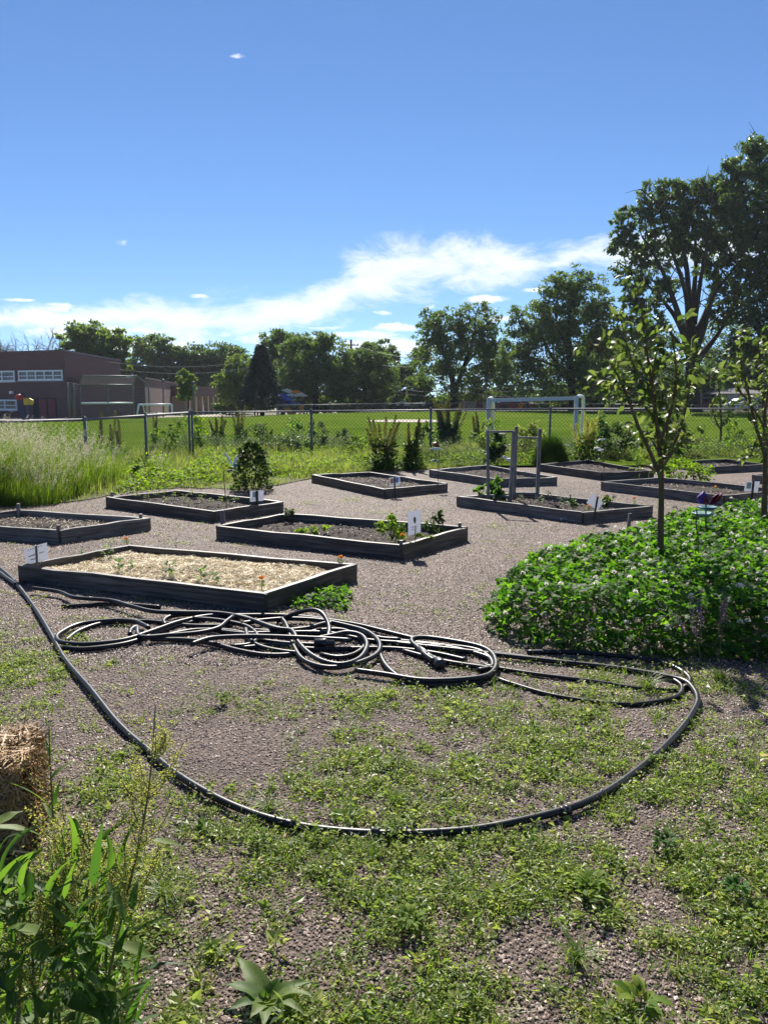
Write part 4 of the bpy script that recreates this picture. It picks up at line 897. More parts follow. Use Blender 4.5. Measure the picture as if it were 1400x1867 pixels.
T_ = [
 ('loose pale tree rising behind the school roof, left one', [(152, 612, 36, 22), (140, 640, 26, 18), (178, 630, 30, 26), (165, 652, 40, 16)], 116, 5200, .62, 'light', simple(160, 600, 3), 11),
 ('round loose tree behind the right end of the school roof', [(207, 632, 30, 25), (196, 655, 28, 18), (222, 655, 16, 18)], 114, 3600, .62, 'light', simple(206, 612, 3), 12),
 ('bushy green tree behind the far goal', [(280, 636, 34, 22), (262, 662, 34, 24), (298, 668, 26, 34), (275, 690, 46, 24), (244, 685, 22, 20)], 150, 7000, .75, 'mid', simple(278, 622, 3), 13),
 ('dark wide tree between the school and the conifer, left half', [(345, 654, 32, 22), (332, 680, 28, 30), (365, 690, 34, 34)], 150, 6000, .75, 'dark', simple(345, 640, 3), 14),
 ('dark wide tree between the school and the conifer, right half', [(415, 652, 44, 22), (395, 676, 44, 30), (440, 680, 28, 34), (400, 706, 50, 28)], 152, 7500, .75, 'dark', simple(408, 636, 3), 15),
 ('pale green tree beside the left flank of the conifer', [(436, 672, 20, 24), (424, 700, 28, 26), (446, 710, 22, 30), (414, 722, 18, 16)], 104, 5000, .45, 'light', simple(432, 660, 3), 17),
 ('tall tree whose top stands just right of the conifer', [(512, 622, 30, 20), (495, 645, 22, 22), (535, 640, 34, 28), (520, 680, 40, 50)], 126, 6500, .6, 'mid', simple(515, 612, 3), 18),
 ('broad dome shaped tree filling the centre behind the playground', [(572, 628, 30, 18), (552, 655, 42, 32), (598, 655, 38, 34), (575, 692, 62, 34), (540, 705, 30, 26), (618, 706, 28, 26)], 106, 12000, .5, 'mid', [[(575, 742, 6), (576, 690, 5), (572, 640, 2)], [(575, 710, 4), (545, 660, 1.5)], [(577, 705, 4), (605, 655, 1.5)]], 19),
 ('tree behind the utility pole with a flat dark top', [(692, 640, 26, 18), (678, 660, 30, 26), (712, 668, 20, 32)], 128, 4500, .6, 'dark', simple(690, 632, 3), 20),
 ('mid green tree just right of the utility pole', [(664, 652, 30, 20), (645, 684, 30, 36), (684, 690, 34, 38), (662, 712, 48, 24)], 110, 8500, .5, 'mid', simple(666, 640, 4), 21),
 ('low dark tree between the pole and the large twin crown', [(738, 690, 30, 32), (722, 715, 28, 26), (770, 670, 24, 40)], 118, 6000, .5, 'dark', simple(745, 670, 3), 22),
 ('small bright round tree in front of the dark gap', [(764, 704, 22, 17), (756, 722, 18, 14)], 100, 2200, .42, 'mid', simple(764, 695, 2), 23),
 ('large tree with two rounded tops, left of the near goal', [(800, 585, 34, 24), (785, 612, 26, 22), (818, 612, 26, 32), (868, 582, 34, 26), (858, 615, 28, 30), (892, 612, 22, 30), (800, 655, 40, 34), (862, 655, 48, 36), (905, 655, 26, 40), (830, 700, 60, 30), (895, 700, 40, 34)], 98, 13500, .44, 'mid',
   [[(826, 742, 6), (824, 690, 5), (806, 630, 3), (800, 570, 1.2)], [(826, 720, 5), (845, 670, 4), (862, 620, 2.6), (868, 570, 1)], [(845, 670, 2.5), (885, 620, 1)], [(815, 660, 2.4), (785, 610, 1)], [(855, 640, 2), (840, 600, 1)]], 24),
 ('large full tree above the near goal, lit pale on its left', [(1040, 515, 38, 24), (1020, 545, 40, 30), (1075, 540, 36, 34), (975, 580, 36, 26), (1010, 590, 46, 40), (1065, 590, 46, 44), (955, 620, 32, 28), (940, 655, 32, 30), (1000, 650, 50, 44), (1065, 655, 50, 48), (1100, 600, 28, 40), (960, 690, 46, 28), (1030, 700, 60, 32), (1100, 690, 36, 40)], 88, 21000, .42, 'mid',
   [[(1044, 742, 8), (1040, 690, 6.5), (1036, 620, 4.5), (1040, 520, 1.2)], [(1042, 700, 5), (1000, 640, 3), (975, 585, 1)], [(1040, 690, 5), (1080, 630, 3), (1090, 560, 1)], [(1038, 650, 3), (1015, 590, 2), (1015, 540, .8)], [(1020, 670, 3), (960, 650, 1.5), (930, 655, .8)], [(1044, 710, 3), (1110, 670, 1)]], 25)]
T_ += [('dark tree behind the lower limbs of the fan shaped cottonwood, left of its trunk', [(1190, 640, 44, 44), (1150, 660, 34, 40), (1215, 690, 40, 40), (1170, 705, 46, 30)], 122, 7000, .5, 'dark', simple(1185, 620, 4), 26),
 ('dark tree behind the lower limbs of the fan shaped cottonwood, right of its trunk', [(1320, 630, 44, 40), (1350, 670, 40, 40), (1300, 675, 34, 40), (1390, 660, 40, 44)], 126, 7000, .5, 'dark', simple(1330, 610, 4), 27)]
for lab, blobs, Y, n, size, mat, segs, seed in T_: tree(lab, blobs, Y, n, size, mat, segs, seed=seed)
tree('small reddish green tree standing before the low school wing', [(338, 690, 13, 14), (346, 706, 15, 16), (340, 722, 12, 10)], 80, 2600, .3, 'light', simple(344, 688, 1.6), seed=16, group=None)
# conifer: tiers of drooping boughs
g = np.random.default_rng(5); Yc = 98; p = atY(478, 745, Yc); r = thing('conifer_tree', 'dark pointed conifer standing before the paler trees', 'tree', (p[0], Yc, gz(p[0], Yc) - .1), 'trees beyond the sports field')
MB().tube([(p[0], Yc, -1.2), atY(477, 634, Yc)], [.3, .03], 8).build('trunk', M['bark'], r, True)
n = 11000; h = g.random(n) ** .75; top = atY(476.5, 629, Yc)[2]; zb = atY(478, 738, Yc)[2]; rm = 46 * Yc / F
rad = rm * (1 - (h * .98)) ** 1.05 * (.72 + .28 * np.abs(np.sin(h * 46 + g.uniform(0, 1.2, n)))) * g.uniform(.35, 1.08, n) ** .5; a = g.uniform(0, 2 * np.pi, n); rad *= 1 + .16 * np.sin(a * 5 + h * 23)
P = np.stack([p[0] + rad * np.cos(a), Yc + rad * np.sin(a), zb + (top - zb) * h - rad * .16], 1); d = np.stack([np.cos(a), np.sin(a), -.35 + g.normal(0, .3, n)], 1)
V, T = leaves(P, d, rand_dirs(n, g, .3, 1), .5 * g.uniform(.6, 1.4, n), .2, .1, .1); mesh_np('crown', V, T, TREEM['spruce'], r, rep(g.random(n), 4))
# bare tree behind the school
g = np.random.default_rng(8)
for bx, lab, tp in ((52, 'bare grey branched tree top behind the school roof, left of the pale tree', 604), (100, 'thin bare tree top just left of the pale leafy tree', 612), (5, 'bare twiggy tree at the left edge above the roof', 616)):
    p = atY(bx, 745, 125); r = thing('bare_tree', lab, 'tree', (p[0], 125, -1.3)); m = MB(); a = atY(bx, 665, 125); m.tube([(p[0], 125, -1.4), a], [.35, .22], 7)
    for k in range(9): twigs(m, a + (0, 0, g.uniform(-2, 0)), unit(np.array([g.normal(0, .55), g.normal(0, .4), 1.])), (665 - tp) / F * 125 * .62, .12, g, 3, .45, 3)
    m.build('branches', paint('grey_bark', (.2, .17, .15), .9), r)
# two cottonwoods on the right: many steep limbs, leaves in bunches at their ends
def cottonwood(label, Y, bx, segs, blobs, n, seed, size=.4):
    g = np.random.default_rng(seed); p = atY(bx, 745, Y); z = -.2; r = thing('cottonwood_tree', label, 'tree', (p[0], Y, z), 'large cottonwoods on the right')
    m = MB(); limbs(m, segs, Y, n=8); a = segs[0][0]; m.tube([(p[0], Y, z - .3), atY(a[0], a[1], Y)], [a[2] * Y / F * 1.3, a[2] * Y / F], 10)
    for s in segs:
        for q0, q1 in zip(s[1:-1], s[2:]):
            for k in range(3):
                f = g.random(); o = atY(q0[0] * (1 - f) + q1[0] * f, q0[1] * (1 - f) + q1[1] * f, Y + ((q0[3] if len(q0) > 3 else 0) * (1 - f) + (q1[3] if len(q1) > 3 else 0) * f))
                twigs(m, o, unit(np.array([g.normal(0, .7), g.normal(0, .6), .8])), g.uniform(1.6, 3.4), .07, g, 1, .5, 2)
    m.build('trunk', M['bark'], r, True); V, T, v = crown(blobs, Y, int(n * .9), size * .84, g, .185); mesh_np('crown', V, T, TREEM['cotton'], r, v); return r
cottonwood('huge cottonwood with a fan of steep limbs from one trunk, behind the young tree', 84, 1264, [
  [(1262, 742, 15), (1262, 660, 13), (1258, 615, 11), (1255, 560, 6), (1250, 480, 4), (1230, 400, 1.5)],
  [(1258, 640, 9), (1262, 560, 5, 2), (1268, 470, 3, 3), (1262, 370, 1, 4)], [(1255, 640, 8), (1235, 570, 5, -2), (1205, 490, 3.2, -3), (1170, 430, 1.2, -4)],
  [(1258, 630, 8), (1290, 560, 5, 2), (1312, 470, 3.4, 3), (1330, 390, 1, 3)], [(1252, 620, 7), (1225, 570, 4, 3), (1180, 520, 2.2, 4), (1130, 480, 1, 5)],
  [(1262, 650, 8), (1282, 600, 5, -2), (1300, 540, 3, -4), (1345, 480, 1, -5)], [(1256, 600, 6), (1248, 530, 4, -4), (1215, 430, 2.4, -6), (1200, 370, 1, -7)],
  [(1268, 660, 7), (1300, 620, 4), (1335, 570, 1.4)], [(1255, 650, 4), (1215, 600, 2), (1165, 560, 1)], [(1265, 590, 5), (1275, 520, 3.6, -3), (1290, 430, 2, -5), (1300, 350, 1, -6)]],
  [(1142, 402, 26, 20), (1130, 440, 22, 22), (1158, 450, 26, 26), (1185, 365, 26, 26), (1220, 348, 34, 22), (1258, 352, 30, 22), (1195, 405, 30, 28), (1300, 345, 28, 22), (1240, 400, 34, 30), (1285, 400, 34, 34), (1325, 370, 26, 34), (1330, 430, 36, 36),
   (1150, 500, 30, 28), (1190, 470, 34, 26), (1235, 455, 28, 26), (1300, 470, 36, 34), (1340, 490, 30, 30), (1180, 540, 36, 26), (1150, 565, 26, 26), (1325, 535, 34, 24), (1190, 585, 28, 22), (1215, 520, 24, 18), (1310, 580, 24, 20), (1350, 560, 26, 26), (1265, 425, 40, 30), (1145, 600, 24, 18), (1180, 620, 24, 20)], 30000, 31, .46)
cottonwood('tallest cottonwood, its dark crown cut off by the right edge', 80, 1455, [
  [(1450, 742, 13), (1445, 640, 11), (1420, 560, 8), (1392, 480, 5), (1365, 400, 2.5), (1350, 330, 1)], [(1420, 560, 6), (1410, 450, 4, 2), (1395, 340, 2, 3), (1375, 270, 1, 3)], [(1448, 640, 7), (1460, 520, 4), (1440, 400, 2), (1430, 300, 1)], [(1435, 600, 5), (1400, 560, 3), (1365, 540, 1)], [(1448, 680, 6), (1400, 640, 3), (1370, 630, 1)]],
  [(1375, 268, 24, 18), (1352, 295, 30, 24), (1395, 300, 36, 34), (1330, 318, 18, 18), (1365, 340, 36, 32), (1415, 350, 40, 44), (1335, 362, 26, 28), (1385, 395, 40, 34), (1350, 410, 28, 30), (1420, 430, 40, 50), (1375, 450, 34, 34), (1400, 505, 40, 34), (1362, 500, 24, 30), (1440, 500, 40, 60), (1385, 560, 32, 30), (1420, 580, 36, 36), (1365, 600, 30, 26), (1395, 640, 36, 30), (1350, 640, 26, 24), (1440, 650, 40, 40)], 27000, 32, .44)
# undergrowth along the far edge of the field: each shrub its own thing
g = np.random.default_rng(77); k = 0
SH = [(418, 735, 22, 12, 112), (470, 736, 22, 10, 112), (560, 733, 30, 14, 113), (600, 736, 26, 11, 113), (642, 735, 28, 13, 114), (690, 734, 30, 14, 114), (735, 736, 26, 12, 114), (775, 733, 28, 16, 114), (815, 732, 30, 18, 118), (860, 735, 26, 14, 119), (915, 726, 34, 22, 116), (965, 728, 34, 20, 116), (1010, 725, 34, 24, 110), (1060, 722, 36, 26, 108), (1110, 715, 36, 34, 106), (1160, 690, 40, 50, 104), (1165, 728, 34, 22, 100), (1215, 700, 36, 44, 112), (1235, 730, 26, 18, 100), (1290, 690, 30, 36, 116), (1340, 680, 40, 34, 124), (1395, 690, 40, 50, 122), (1440, 700, 40, 40, 120), (1090, 655, 40, 40, 110), (1130, 640, 30, 40, 112)]
wh = ['under the crossbar', 'beside the spruce', 'behind the playground', 'in the gap']
for cx, cy, rx, ry, Y in SH:
    p = atY(cx, 748, Y); k += 1; side = 'left of the near goal' if cx < 880 else ('behind the near goal' if cx < 1080 else 'behind the young trees')
    r = thing('shrub', 'dark bushy shrub in the shaded undergrowth ' + side, 'shrub', (p[0], Y, gz(p[0], Y) - .1), 'dark shrubs ' + side)
    mm = MB(); 
    for q in range(3): mm.tube([(p[0] + (q - 1) * .3, Y, gz(p[0], Y) - .4), atY(cx + (q - 1) * rx * .4, cy, Y)], [.12, .03], 5)
    mm.build('stems', M['bark'], r); V, T, v = crown([(cx, cy, rx, ry), (cx - rx * .4, cy + ry * .3, rx * .7, ry * .8), (cx + rx * .4, cy + ry * .35, rx * .7, ry * .8)], Y, int(1100 + rx * ry * 1.1), .5, g, .26); mesh_np('foliage', V, T, TREEM['dark'], r, v)
# ------------------------------------------------------------------ hoses
HR = .0155
def hose(name, label, strands, mat='hose', cat='hose', group=None, root=None, r_=HR):
    m = MB()
    for s in strands:
        zoff = s.get('z', 0); P = []
        for q in s['p']:
            z = (q[2] if len(q) > 2 else 0); rr = s.get('r', r_); g_ = at(q[0], q[1], rr + zoff); 
            if z: g_ = atY(q[0], q[1], at(q[0], q[1] + z, rr)[1])
            P.append(g_)
        Q = spline(P, .025); i = np.arange(len(Q)); Q[:, 2] += .004 * np.sin(i * .11 + zoff * 90)
        m.tube(Q, s.get('r', r_), 10, v=rng.random())
    o = m.build(name, M[mat], root, True)
    if label: tag(o, label, cat, group)
    return o
LOOP_HOSE = hose('garden_hose', 'thick black hose lying in one wide loop around the foreground weeds', [dict(z=.008, p=[(-60, 1012), (-20, 1022), (12, 1045), (35, 1070), (62, 1105), (92, 1155), (122, 1205), (165, 1257), (215, 1317), (265, 1362), (320, 1410), (380, 1448), (435, 1474), (500, 1495), (580, 1510), (690, 1518), (780, 1517), (870, 1511), (960, 1495), (1040, 1474), (1100, 1447), (1150, 1412), (1200, 1370), (1238, 1332), (1262, 1300), (1271, 1278), (1264, 1258), (1244, 1241), (1185, 1227), (1110, 1215), (1020, 1206), (900, 1194), (800, 1182), (720, 1172)])])
hose('garden_hose', 'short black hose end crossing the big loop at the left edge of the photo', [dict(p=[(-60, 1024), (-10, 1038), (14, 1054), (30, 1066)], z=.012)])
pile = [
 dict(p=[(60, 1072), (107, 1078), (138, 1089), (200, 1095), (239, 1106), (279, 1115), (328, 1116), (399, 1117), (450, 1127), (501, 1146), (532, 1151), (545, 1173), (567, 1193), (594, 1206), (625, 1210), (656, 1199), (669, 1177), (660, 1160), (634, 1154), (603, 1160), (575, 1166)], z=.035),
 dict(p=[(113, 1106), (150, 1104), (204, 1102), (250, 1104), (293, 1107)]),
 dict(p=[(272, 1146), (262, 1140), (244, 1133), (204, 1131), (146, 1137), (111, 1153), (104, 1164), (118, 1172), (160, 1175), (226, 1168), (279, 1151), (328, 1133), (381, 1122), (434, 1122), (470, 1134), (505, 1146), (530, 1150)], z=.02),
 dict(p=[(120, 1169), (146, 1151), (191, 1137), (257, 1133), (297, 1135), (350, 1140), (420, 1140)]),
 dict(p=[(115, 1181), (155, 1184), (217, 1177), (258, 1166), (288, 1153), (328, 1139), (380, 1128), (440, 1124)], z=.002),
 dict(p=[(349, 1174), (365, 1168), (390, 1162), (456, 1160), (532, 1163), (600, 1166), (640, 1168)], z=.05),
 dict(p=[(275, 1166), (346, 1168), (390, 1175), (434, 1186), (479, 1193), (520, 1193), (560, 1188)], z=.004),
 dict(p=[(514, 1129), (523, 1142), (536, 1178), (556, 1204), (600, 1217), (647, 1211), (684, 1196), (693, 1178), (682, 1160), (656, 1146), (589, 1131), (530, 1128), (480, 1132), (440, 1138)], z=.018),
 dict(p=[(505, 1133), (536, 1120, 14), (567, 1113, 26), (588, 1120, 26), (600, 1144, 14), (595, 1168, 6), (576, 1182)]),
 dict(p=[(302, 1140), (299, 1133), (308, 1126), (328, 1122), (359, 1121), (420, 1122), (500, 1121), (560, 1125), (640, 1138), (700, 1152), (760, 1166)], z=.006),
 dict(p=[(237, 1157), (240, 1148), (250, 1143), (257, 1160), (310, 1157), (363, 1153), (398, 1145), (414, 1133), (425, 1125)], z=.03),
 dict(p=[(448, 1148), (452, 1162), (464, 1174), (485, 1182), (520, 1188), (545, 1190)], z=.012),
 dict(p=[(560, 1155), (585, 1150), (625, 1150), (655, 1164), (664, 1178), (645, 1193), (615, 1198), (585, 1192)], z=.002),
 dict(p=[(440, 1182), (500, 1178), (560, 1184), (610, 1184), (660, 1182), (720, 1182), (790, 1190), (850, 1204)], z=.002),
 dict(p=[(460, 1150), (500, 1152), (560, 1146), (600, 1136), (650, 1147), (690, 1162), (730, 1166)], z=.01),
 dict(p=[(300, 1160), (360, 1150), (430, 1152), (470, 1165), (520, 1172), (590, 1176)], z=.008),
 dict(p=[(350, 1128), (400, 1132), (450, 1142), (470, 1160), (455, 1174), (420, 1178)], z=.015),
 dict(p=[(690, 1178), (694, 1196), (703, 1214), (722, 1232), (745, 1243), (800, 1249), (862, 1244), (898, 1228)], z=.002),
 dict(p=[(380, 1148), (440, 1156), (520, 1154), (600, 1154), (680, 1168), (780, 1176), (840, 1186), (890, 1200), (905, 1216)], z=.004)]
r = thing('hose_pile', 'tangled pile of black hose coils in front of the straw covered bed', 'hose', at(480, 1165, 0)); hose('coils', None, pile, root=r)
c_ = at(590, 1172, .05); MB().lathe(c_, [(-.06, .012), (-.058, .024), (-.01, .026), (0, .03), (.02, .03), (.022, .022), (.07, .022), (.072, .01)], 14, (1, -.15, 0)).build('coupling', M['black'], r, True)
r = thing('hose_coil', 'oval coil of black hose with a coupling end, right part of the pile', 'hose', at(820, 1205, 0))
hose('coil', None, [dict(p=[(792, 1206), (778, 1197), (764, 1183), (751, 1170), (754, 1163), (775, 1161), (815, 1166), (870, 1177), (895, 1190), (904, 1208), (900, 1224), (880, 1235), (825, 1240), (765, 1239), (700, 1228), (647, 1221)], z=.022),
                    dict(p=[(770, 1180), (825, 1180), (870, 1187), (893, 1201), (896, 1216), (870, 1222)], z=.006), dict(p=[(735, 1187), (780, 1200), (825, 1210), (905, 1221)], z=.002)], root=r)
a, b_ = at(764, 1183, HR + .022), at(806, 1213, .03); dv_ = b_ - a; L_ = np.linalg.norm(dv_)
MB().lathe(a, [(0, .018), (.005, .023), (L_ * .3, .023), (L_ * .32, .019), (L_ * .6, .019), (L_ * .62, .024), (L_ * .78, .024), (L_ * .8, .033), (L_ * .97, .035), (L_, .028), (L_ + .001, .004)], 14, dv_).build('coupling', M['black'], r, True)
for f in (.36, .7): MB().lathe(a + dv_ * f, [(0, .02), (.001, .0255), (.012, .0255), (.013, .02)], 14, dv_).build('clamp_ring', M['galv'], r, True)
hose('drip_tube', 'thin grey green tube making the inner loop before the clover', [dict(p=[(700, 1165), (800, 1177), (902, 1190), (1014, 1204), (1130, 1219), (1207, 1233), (1236, 1246), (1243, 1258), (1234, 1270), (1199, 1279), (1130, 1283), (1014, 1268), (937, 1248), (906, 1238)], r=.0125)], cat='tube')
hose('drip_tube', 'straight thin tube lying across the inner loop before the clover', [dict(p=[(880, 1212), (910, 1219), (983, 1231), (1091, 1244), (1161, 1254), (1236, 1258)], r=.012)], cat='tube')
hose('garden_hose', 'black hose bend half hidden in the shade under the clover', [dict(p=[(960, 1189), (1040, 1190), (1120, 1196), (1180, 1203), (1219, 1212), (1248, 1227), (1258, 1241), (1246, 1254)])])

for k_, (x_, y_, x2_, y2_) in enumerate([(676, 1517, 692, 1518), (726, 1518, 742, 1517.6), (1020, 1480.5, 1036, 1475.5)]):
    a, b_ = at(x_, y_, HR + .009), at(x2_, y2_, HR + .009); dv_ = b_ - a; L_ = np.linalg.norm(dv_)
    o = MB().lathe(a, [(0, HR * .9), (.001, HR * 1.28), (L_ * .45, HR * 1.28), (L_ * .46, HR * 1.12), (L_ * .54, HR * 1.12), (L_ * .55, HR * 1.28), (L_, HR * 1.28), (L_ + .001, HR * .9)], 12, dv_).build('coupling', M['black'], LOOP_HOSE, True)
# ------------------------------------------------------------------ gravel stones and low weeds of the foreground
def spread(n, y0, y1, g, pw=1.0):
    Y = y0 + (y1 - y0) * g.random(n) ** pw; X = (g.random(n) * 2 - 1) * (.50 * Y + .35); return X, Y
n = 170000; X, Y = spread(n, 1.55, 8.8, rng, 1.45); k = rng.random(n) < np.clip(.55 + (Y - 2.2) / 3.5 + .7 * (fbm(X, Y, 4, 44) - .45), .2, 1) * np.clip((8.8 - Y) / 4.5, 0, 1); X, Y = X[k], Y[k]; n = len(X)
s = rng.uniform(.0025, .0062, n) * np.where(rng.random(n) < .06, 1.6, 1); octv = np.array([[1, 0, 0], [0, 1, 0], [-1, 0, 0], [0, -1, 0], [0, 0, .5], [0, 0, -.4]])
ang = rng.uniform(0, 6.28, n); st_ = rng.uniform(.6, 1.5, n); ca, sa = np.cos(ang), np.sin(ang)
V = octv[None] * s[:, None, None] * (1 + rng.normal(0, .18, (n, 6, 1))); vx = V[..., 0] * st_[:, None]; vy = V[..., 1]
V = np.stack([vx * ca[:, None] - vy * sa[:, None] + X[:, None], vx * sa[:, None] + vy * ca[:, None] + Y[:, None], V[..., 2] + .003 + .012 * (fbm(X, Y, .8, 3)[:, None] - .5)], -1)
oct_f = np.array([[4, 0, 1], [4, 1, 2], [4, 2, 3], [4, 3, 0], [5, 1, 0], [5, 2, 1], [5, 3, 2], [5, 0, 3]])
tag(mesh_np('gravel_stones', V.reshape(-1, 3), (np.arange(n)[:, None, None] * 6 + oct_f).reshape(-1, 3), M['stones'], None, rep(rng.random(n), 6)), 'loose brown and pale gravel stones scattered over the ground', 'gravel', kind='stuff')
LOOP = [at(*q)[:2] for q in [(0, 1040), (62, 1105), (122, 1205), (215, 1317), (320, 1410), (435, 1474), (580, 1510), (690, 1518), (870, 1511), (1040, 1474), (1150, 1412), (1238, 1332), (1271, 1278), (1244, 1241)]]
ZN = [(700, 1290, 190, 45, .5), (690, 1400, 190, 60, .42), (1040, 1370, 200, 60, .42), (1230, 1430, 260, 110, .55), (40, 1215, 110, 55, .7), (410, 1275, 70, 28, .55), (160, 1420, 120, 90, .6), (300, 1240, 60, 20, .22), (640, 1390, 130, 50, .3), (1100, 1260, 120, 40, .4), (1330, 1250, 120, 50, .35), (860, 1240, 120, 30, .3), (1000, 1300, 120, 30, .3), (60, 1290, 120, 40, .3), (590, 1480, 300, 40, .25), (250, 1330, 60, 30, .2)]
def weed_density(X, Y):
    px, py = proj(np.stack([X, Y, np.zeros_like(X)], 1)); d = np.clip((py - 1400) / 150, 0, 1) * .74 + .02
    for cx, cy, rx, ry, a in ZN: d += a * np.exp(-((px - cx) / rx) ** 2 - ((py - cy) / ry) ** 2)
    for cx, cy, rx, ry, a in [(610, 1685, 70, 60, .5), (920, 1790, 120, 60, .35), (430, 1640, 60, 40, .35), (860, 1600, 60, 40, .25), (1230, 1500, 80, 30, .3), (440, 1390, 120, 60, .4), (1010, 1700, 50, 30, .2)]: d -= a * np.exp(-((px - cx) / rx) ** 2 - ((py - cy) / ry) ** 2)
    nz = fbm(X, Y, 2.8, 12) * .45 + fbm(X, Y, 10, 14) * .55
    hp = np.array(LOOP); dd = np.full(len(X), 9.)
    for a_, b_ in zip(hp[:-1], hp[1:]):
        e = b_ - a_; q = np.clip(((X - a_[0]) * e[0] + (Y - a_[1]) * e[1]) / (e @ e), 0, 1); dd = np.minimum(dd, np.hypot(X - a_[0] - q * e[0], Y - a_[1] - q * e[1]))
    return d * np.clip((nz - .40) * 5.6, .02, 1.6) * np.clip((dd - .012) / .05, .08, 1)
NC = 60000; X, Y = spread(NC, 1.55, 6.6, rng, 1.15); k = rng.random(NC) < weed_density(X, Y); X, Y = X[k], Y[k]; nc = len(X)
nl = rng.integers(7, 17, nc); ci = np.repeat(np.arange(nc), nl); n = len(ci); rad = rng.uniform(.010, .045, nc)[ci] * np.sqrt(rng.random(n)) * 1.2; a = rng.uniform(0, 6.28, n)
hc_ = rng.gamma(2.0, .011, nc)[ci]
P = np.stack([X[ci] + rad * np.cos(a), Y[ci] + rad * np.sin(a), .003 + hc_ * rng.random(n)], 1)
d = np.stack([np.cos(a), np.sin(a), rng.normal(.25, .35, n)], 1); nr = rand_dirs(n, rng, .35, 1)
sz = (rng.uniform(.007, .019, nc) * np.where(rng.random(nc) < .08, 1.8, 1))[ci] * rng.uniform(.7, 1.3, n); V, T = leaves(P, d, nr, sz, sz * rng.uniform(.4, .7, n), .12, .12)
vv = np.clip(rng.beta(2, 2.2, nc)[ci] * .8 + rng.normal(0, .10, n) + np.where(rng.random(n) < .05, .4, 0), 0, 1)
tag(mesh_np('ground_weeds', V, T, M['weed'], None, rep(vv, 4)), 'low creeping weeds with tiny leaves matted over the gravel', 'weeds', kind='stuff')
NT = 13000; X, Y = spread(NT, 1.55, 6.8, rng, 1.1); k = rng.random(NT) < weed_density(X, Y) * .5; X, Y = X[k], Y[k]; nt = len(X); nb = rng.integers(5, 16, nt); ci = np.repeat(np.arange(nt), nb); n = len(ci)
a = rng.uniform(0, 6.28, n); P = np.stack([X[ci] + .012 * rng.normal(size=n), Y[ci] + .012 * rng.normal(size=n), np.zeros(n)], 1)
V, Q, kk = blades(P, np.stack([np.cos(a), np.sin(a)], 1), rng.uniform(.02, .085, nt)[ci] * rng.uniform(.6, 1.2, n), rng.uniform(.002, .0042, n), rng.uniform(.3, 1.3, n))
tag(mesh_np('grass_tufts', V, Q, M['grass'], None, rep(np.clip(rng.beta(2, 2, nt)[ci] + rng.normal(0, .1, n), 0, 1), kk)), 'short grass blades sprouting between the low weeds', 'grass', kind='stuff')
n = 170000; Y = 4.6 + 10.4 * rng.random(n) ** 1.1; X = rng.uniform(-.52, .55, n) * Y; s = rng.uniform(.0035, .008, n); d = rand_dirs(n, rng, -.25, .45); V, T = leaves(np.stack([X, Y, .006 + .003 * rng.random(n)], 1), d, rand_dirs(n, rng, .6, 1), s * 2, s * 1.5, .12, .1)
tag(mesh_np('gravel_chips', V, T, M['stones'], None, rep(rng.random(n), 4)), 'coarser gravel chips on the paths between the raised beds', 'gravel', kind='stuff')
# tiny weeds on the far gravel
NC = 5200; Y = rng.uniform(5.5, 14, NC); X = rng.uniform(-.5, .55, NC) * Y; k = (rng.random(NC) < .30 * np.clip((fbm(X, Y, 1.1, 31) - .52) * 9, 0, 1)); X, Y = X[k], Y[k]; nc = len(X); nl = rng.integers(4, 12, nc); ci = np.repeat(np.arange(nc), nl); n = len(ci); a = rng.uniform(0, 6.28, n)
P = np.stack([X[ci] + .03 * rng.normal(size=n), Y[ci] + .03 * rng.normal(size=n), .004 + .014 * rng.random(n)], 1); V, T = leaves(P, np.stack([np.cos(a), np.sin(a), rng.normal(.2, .3, n)], 1), rand_dirs(n, rng, .4, 1), rng.uniform(.012, .03, n), rng.uniform(.008, .014, n))
tag(mesh_np('sparse_weeds', V, T, M['weed'], None, rep(np.clip(rng.beta(2, 2, n), 0, 1), 4)), 'sparse tiny weeds on the gravel paths between the beds', 'weeds', kind='stuff')

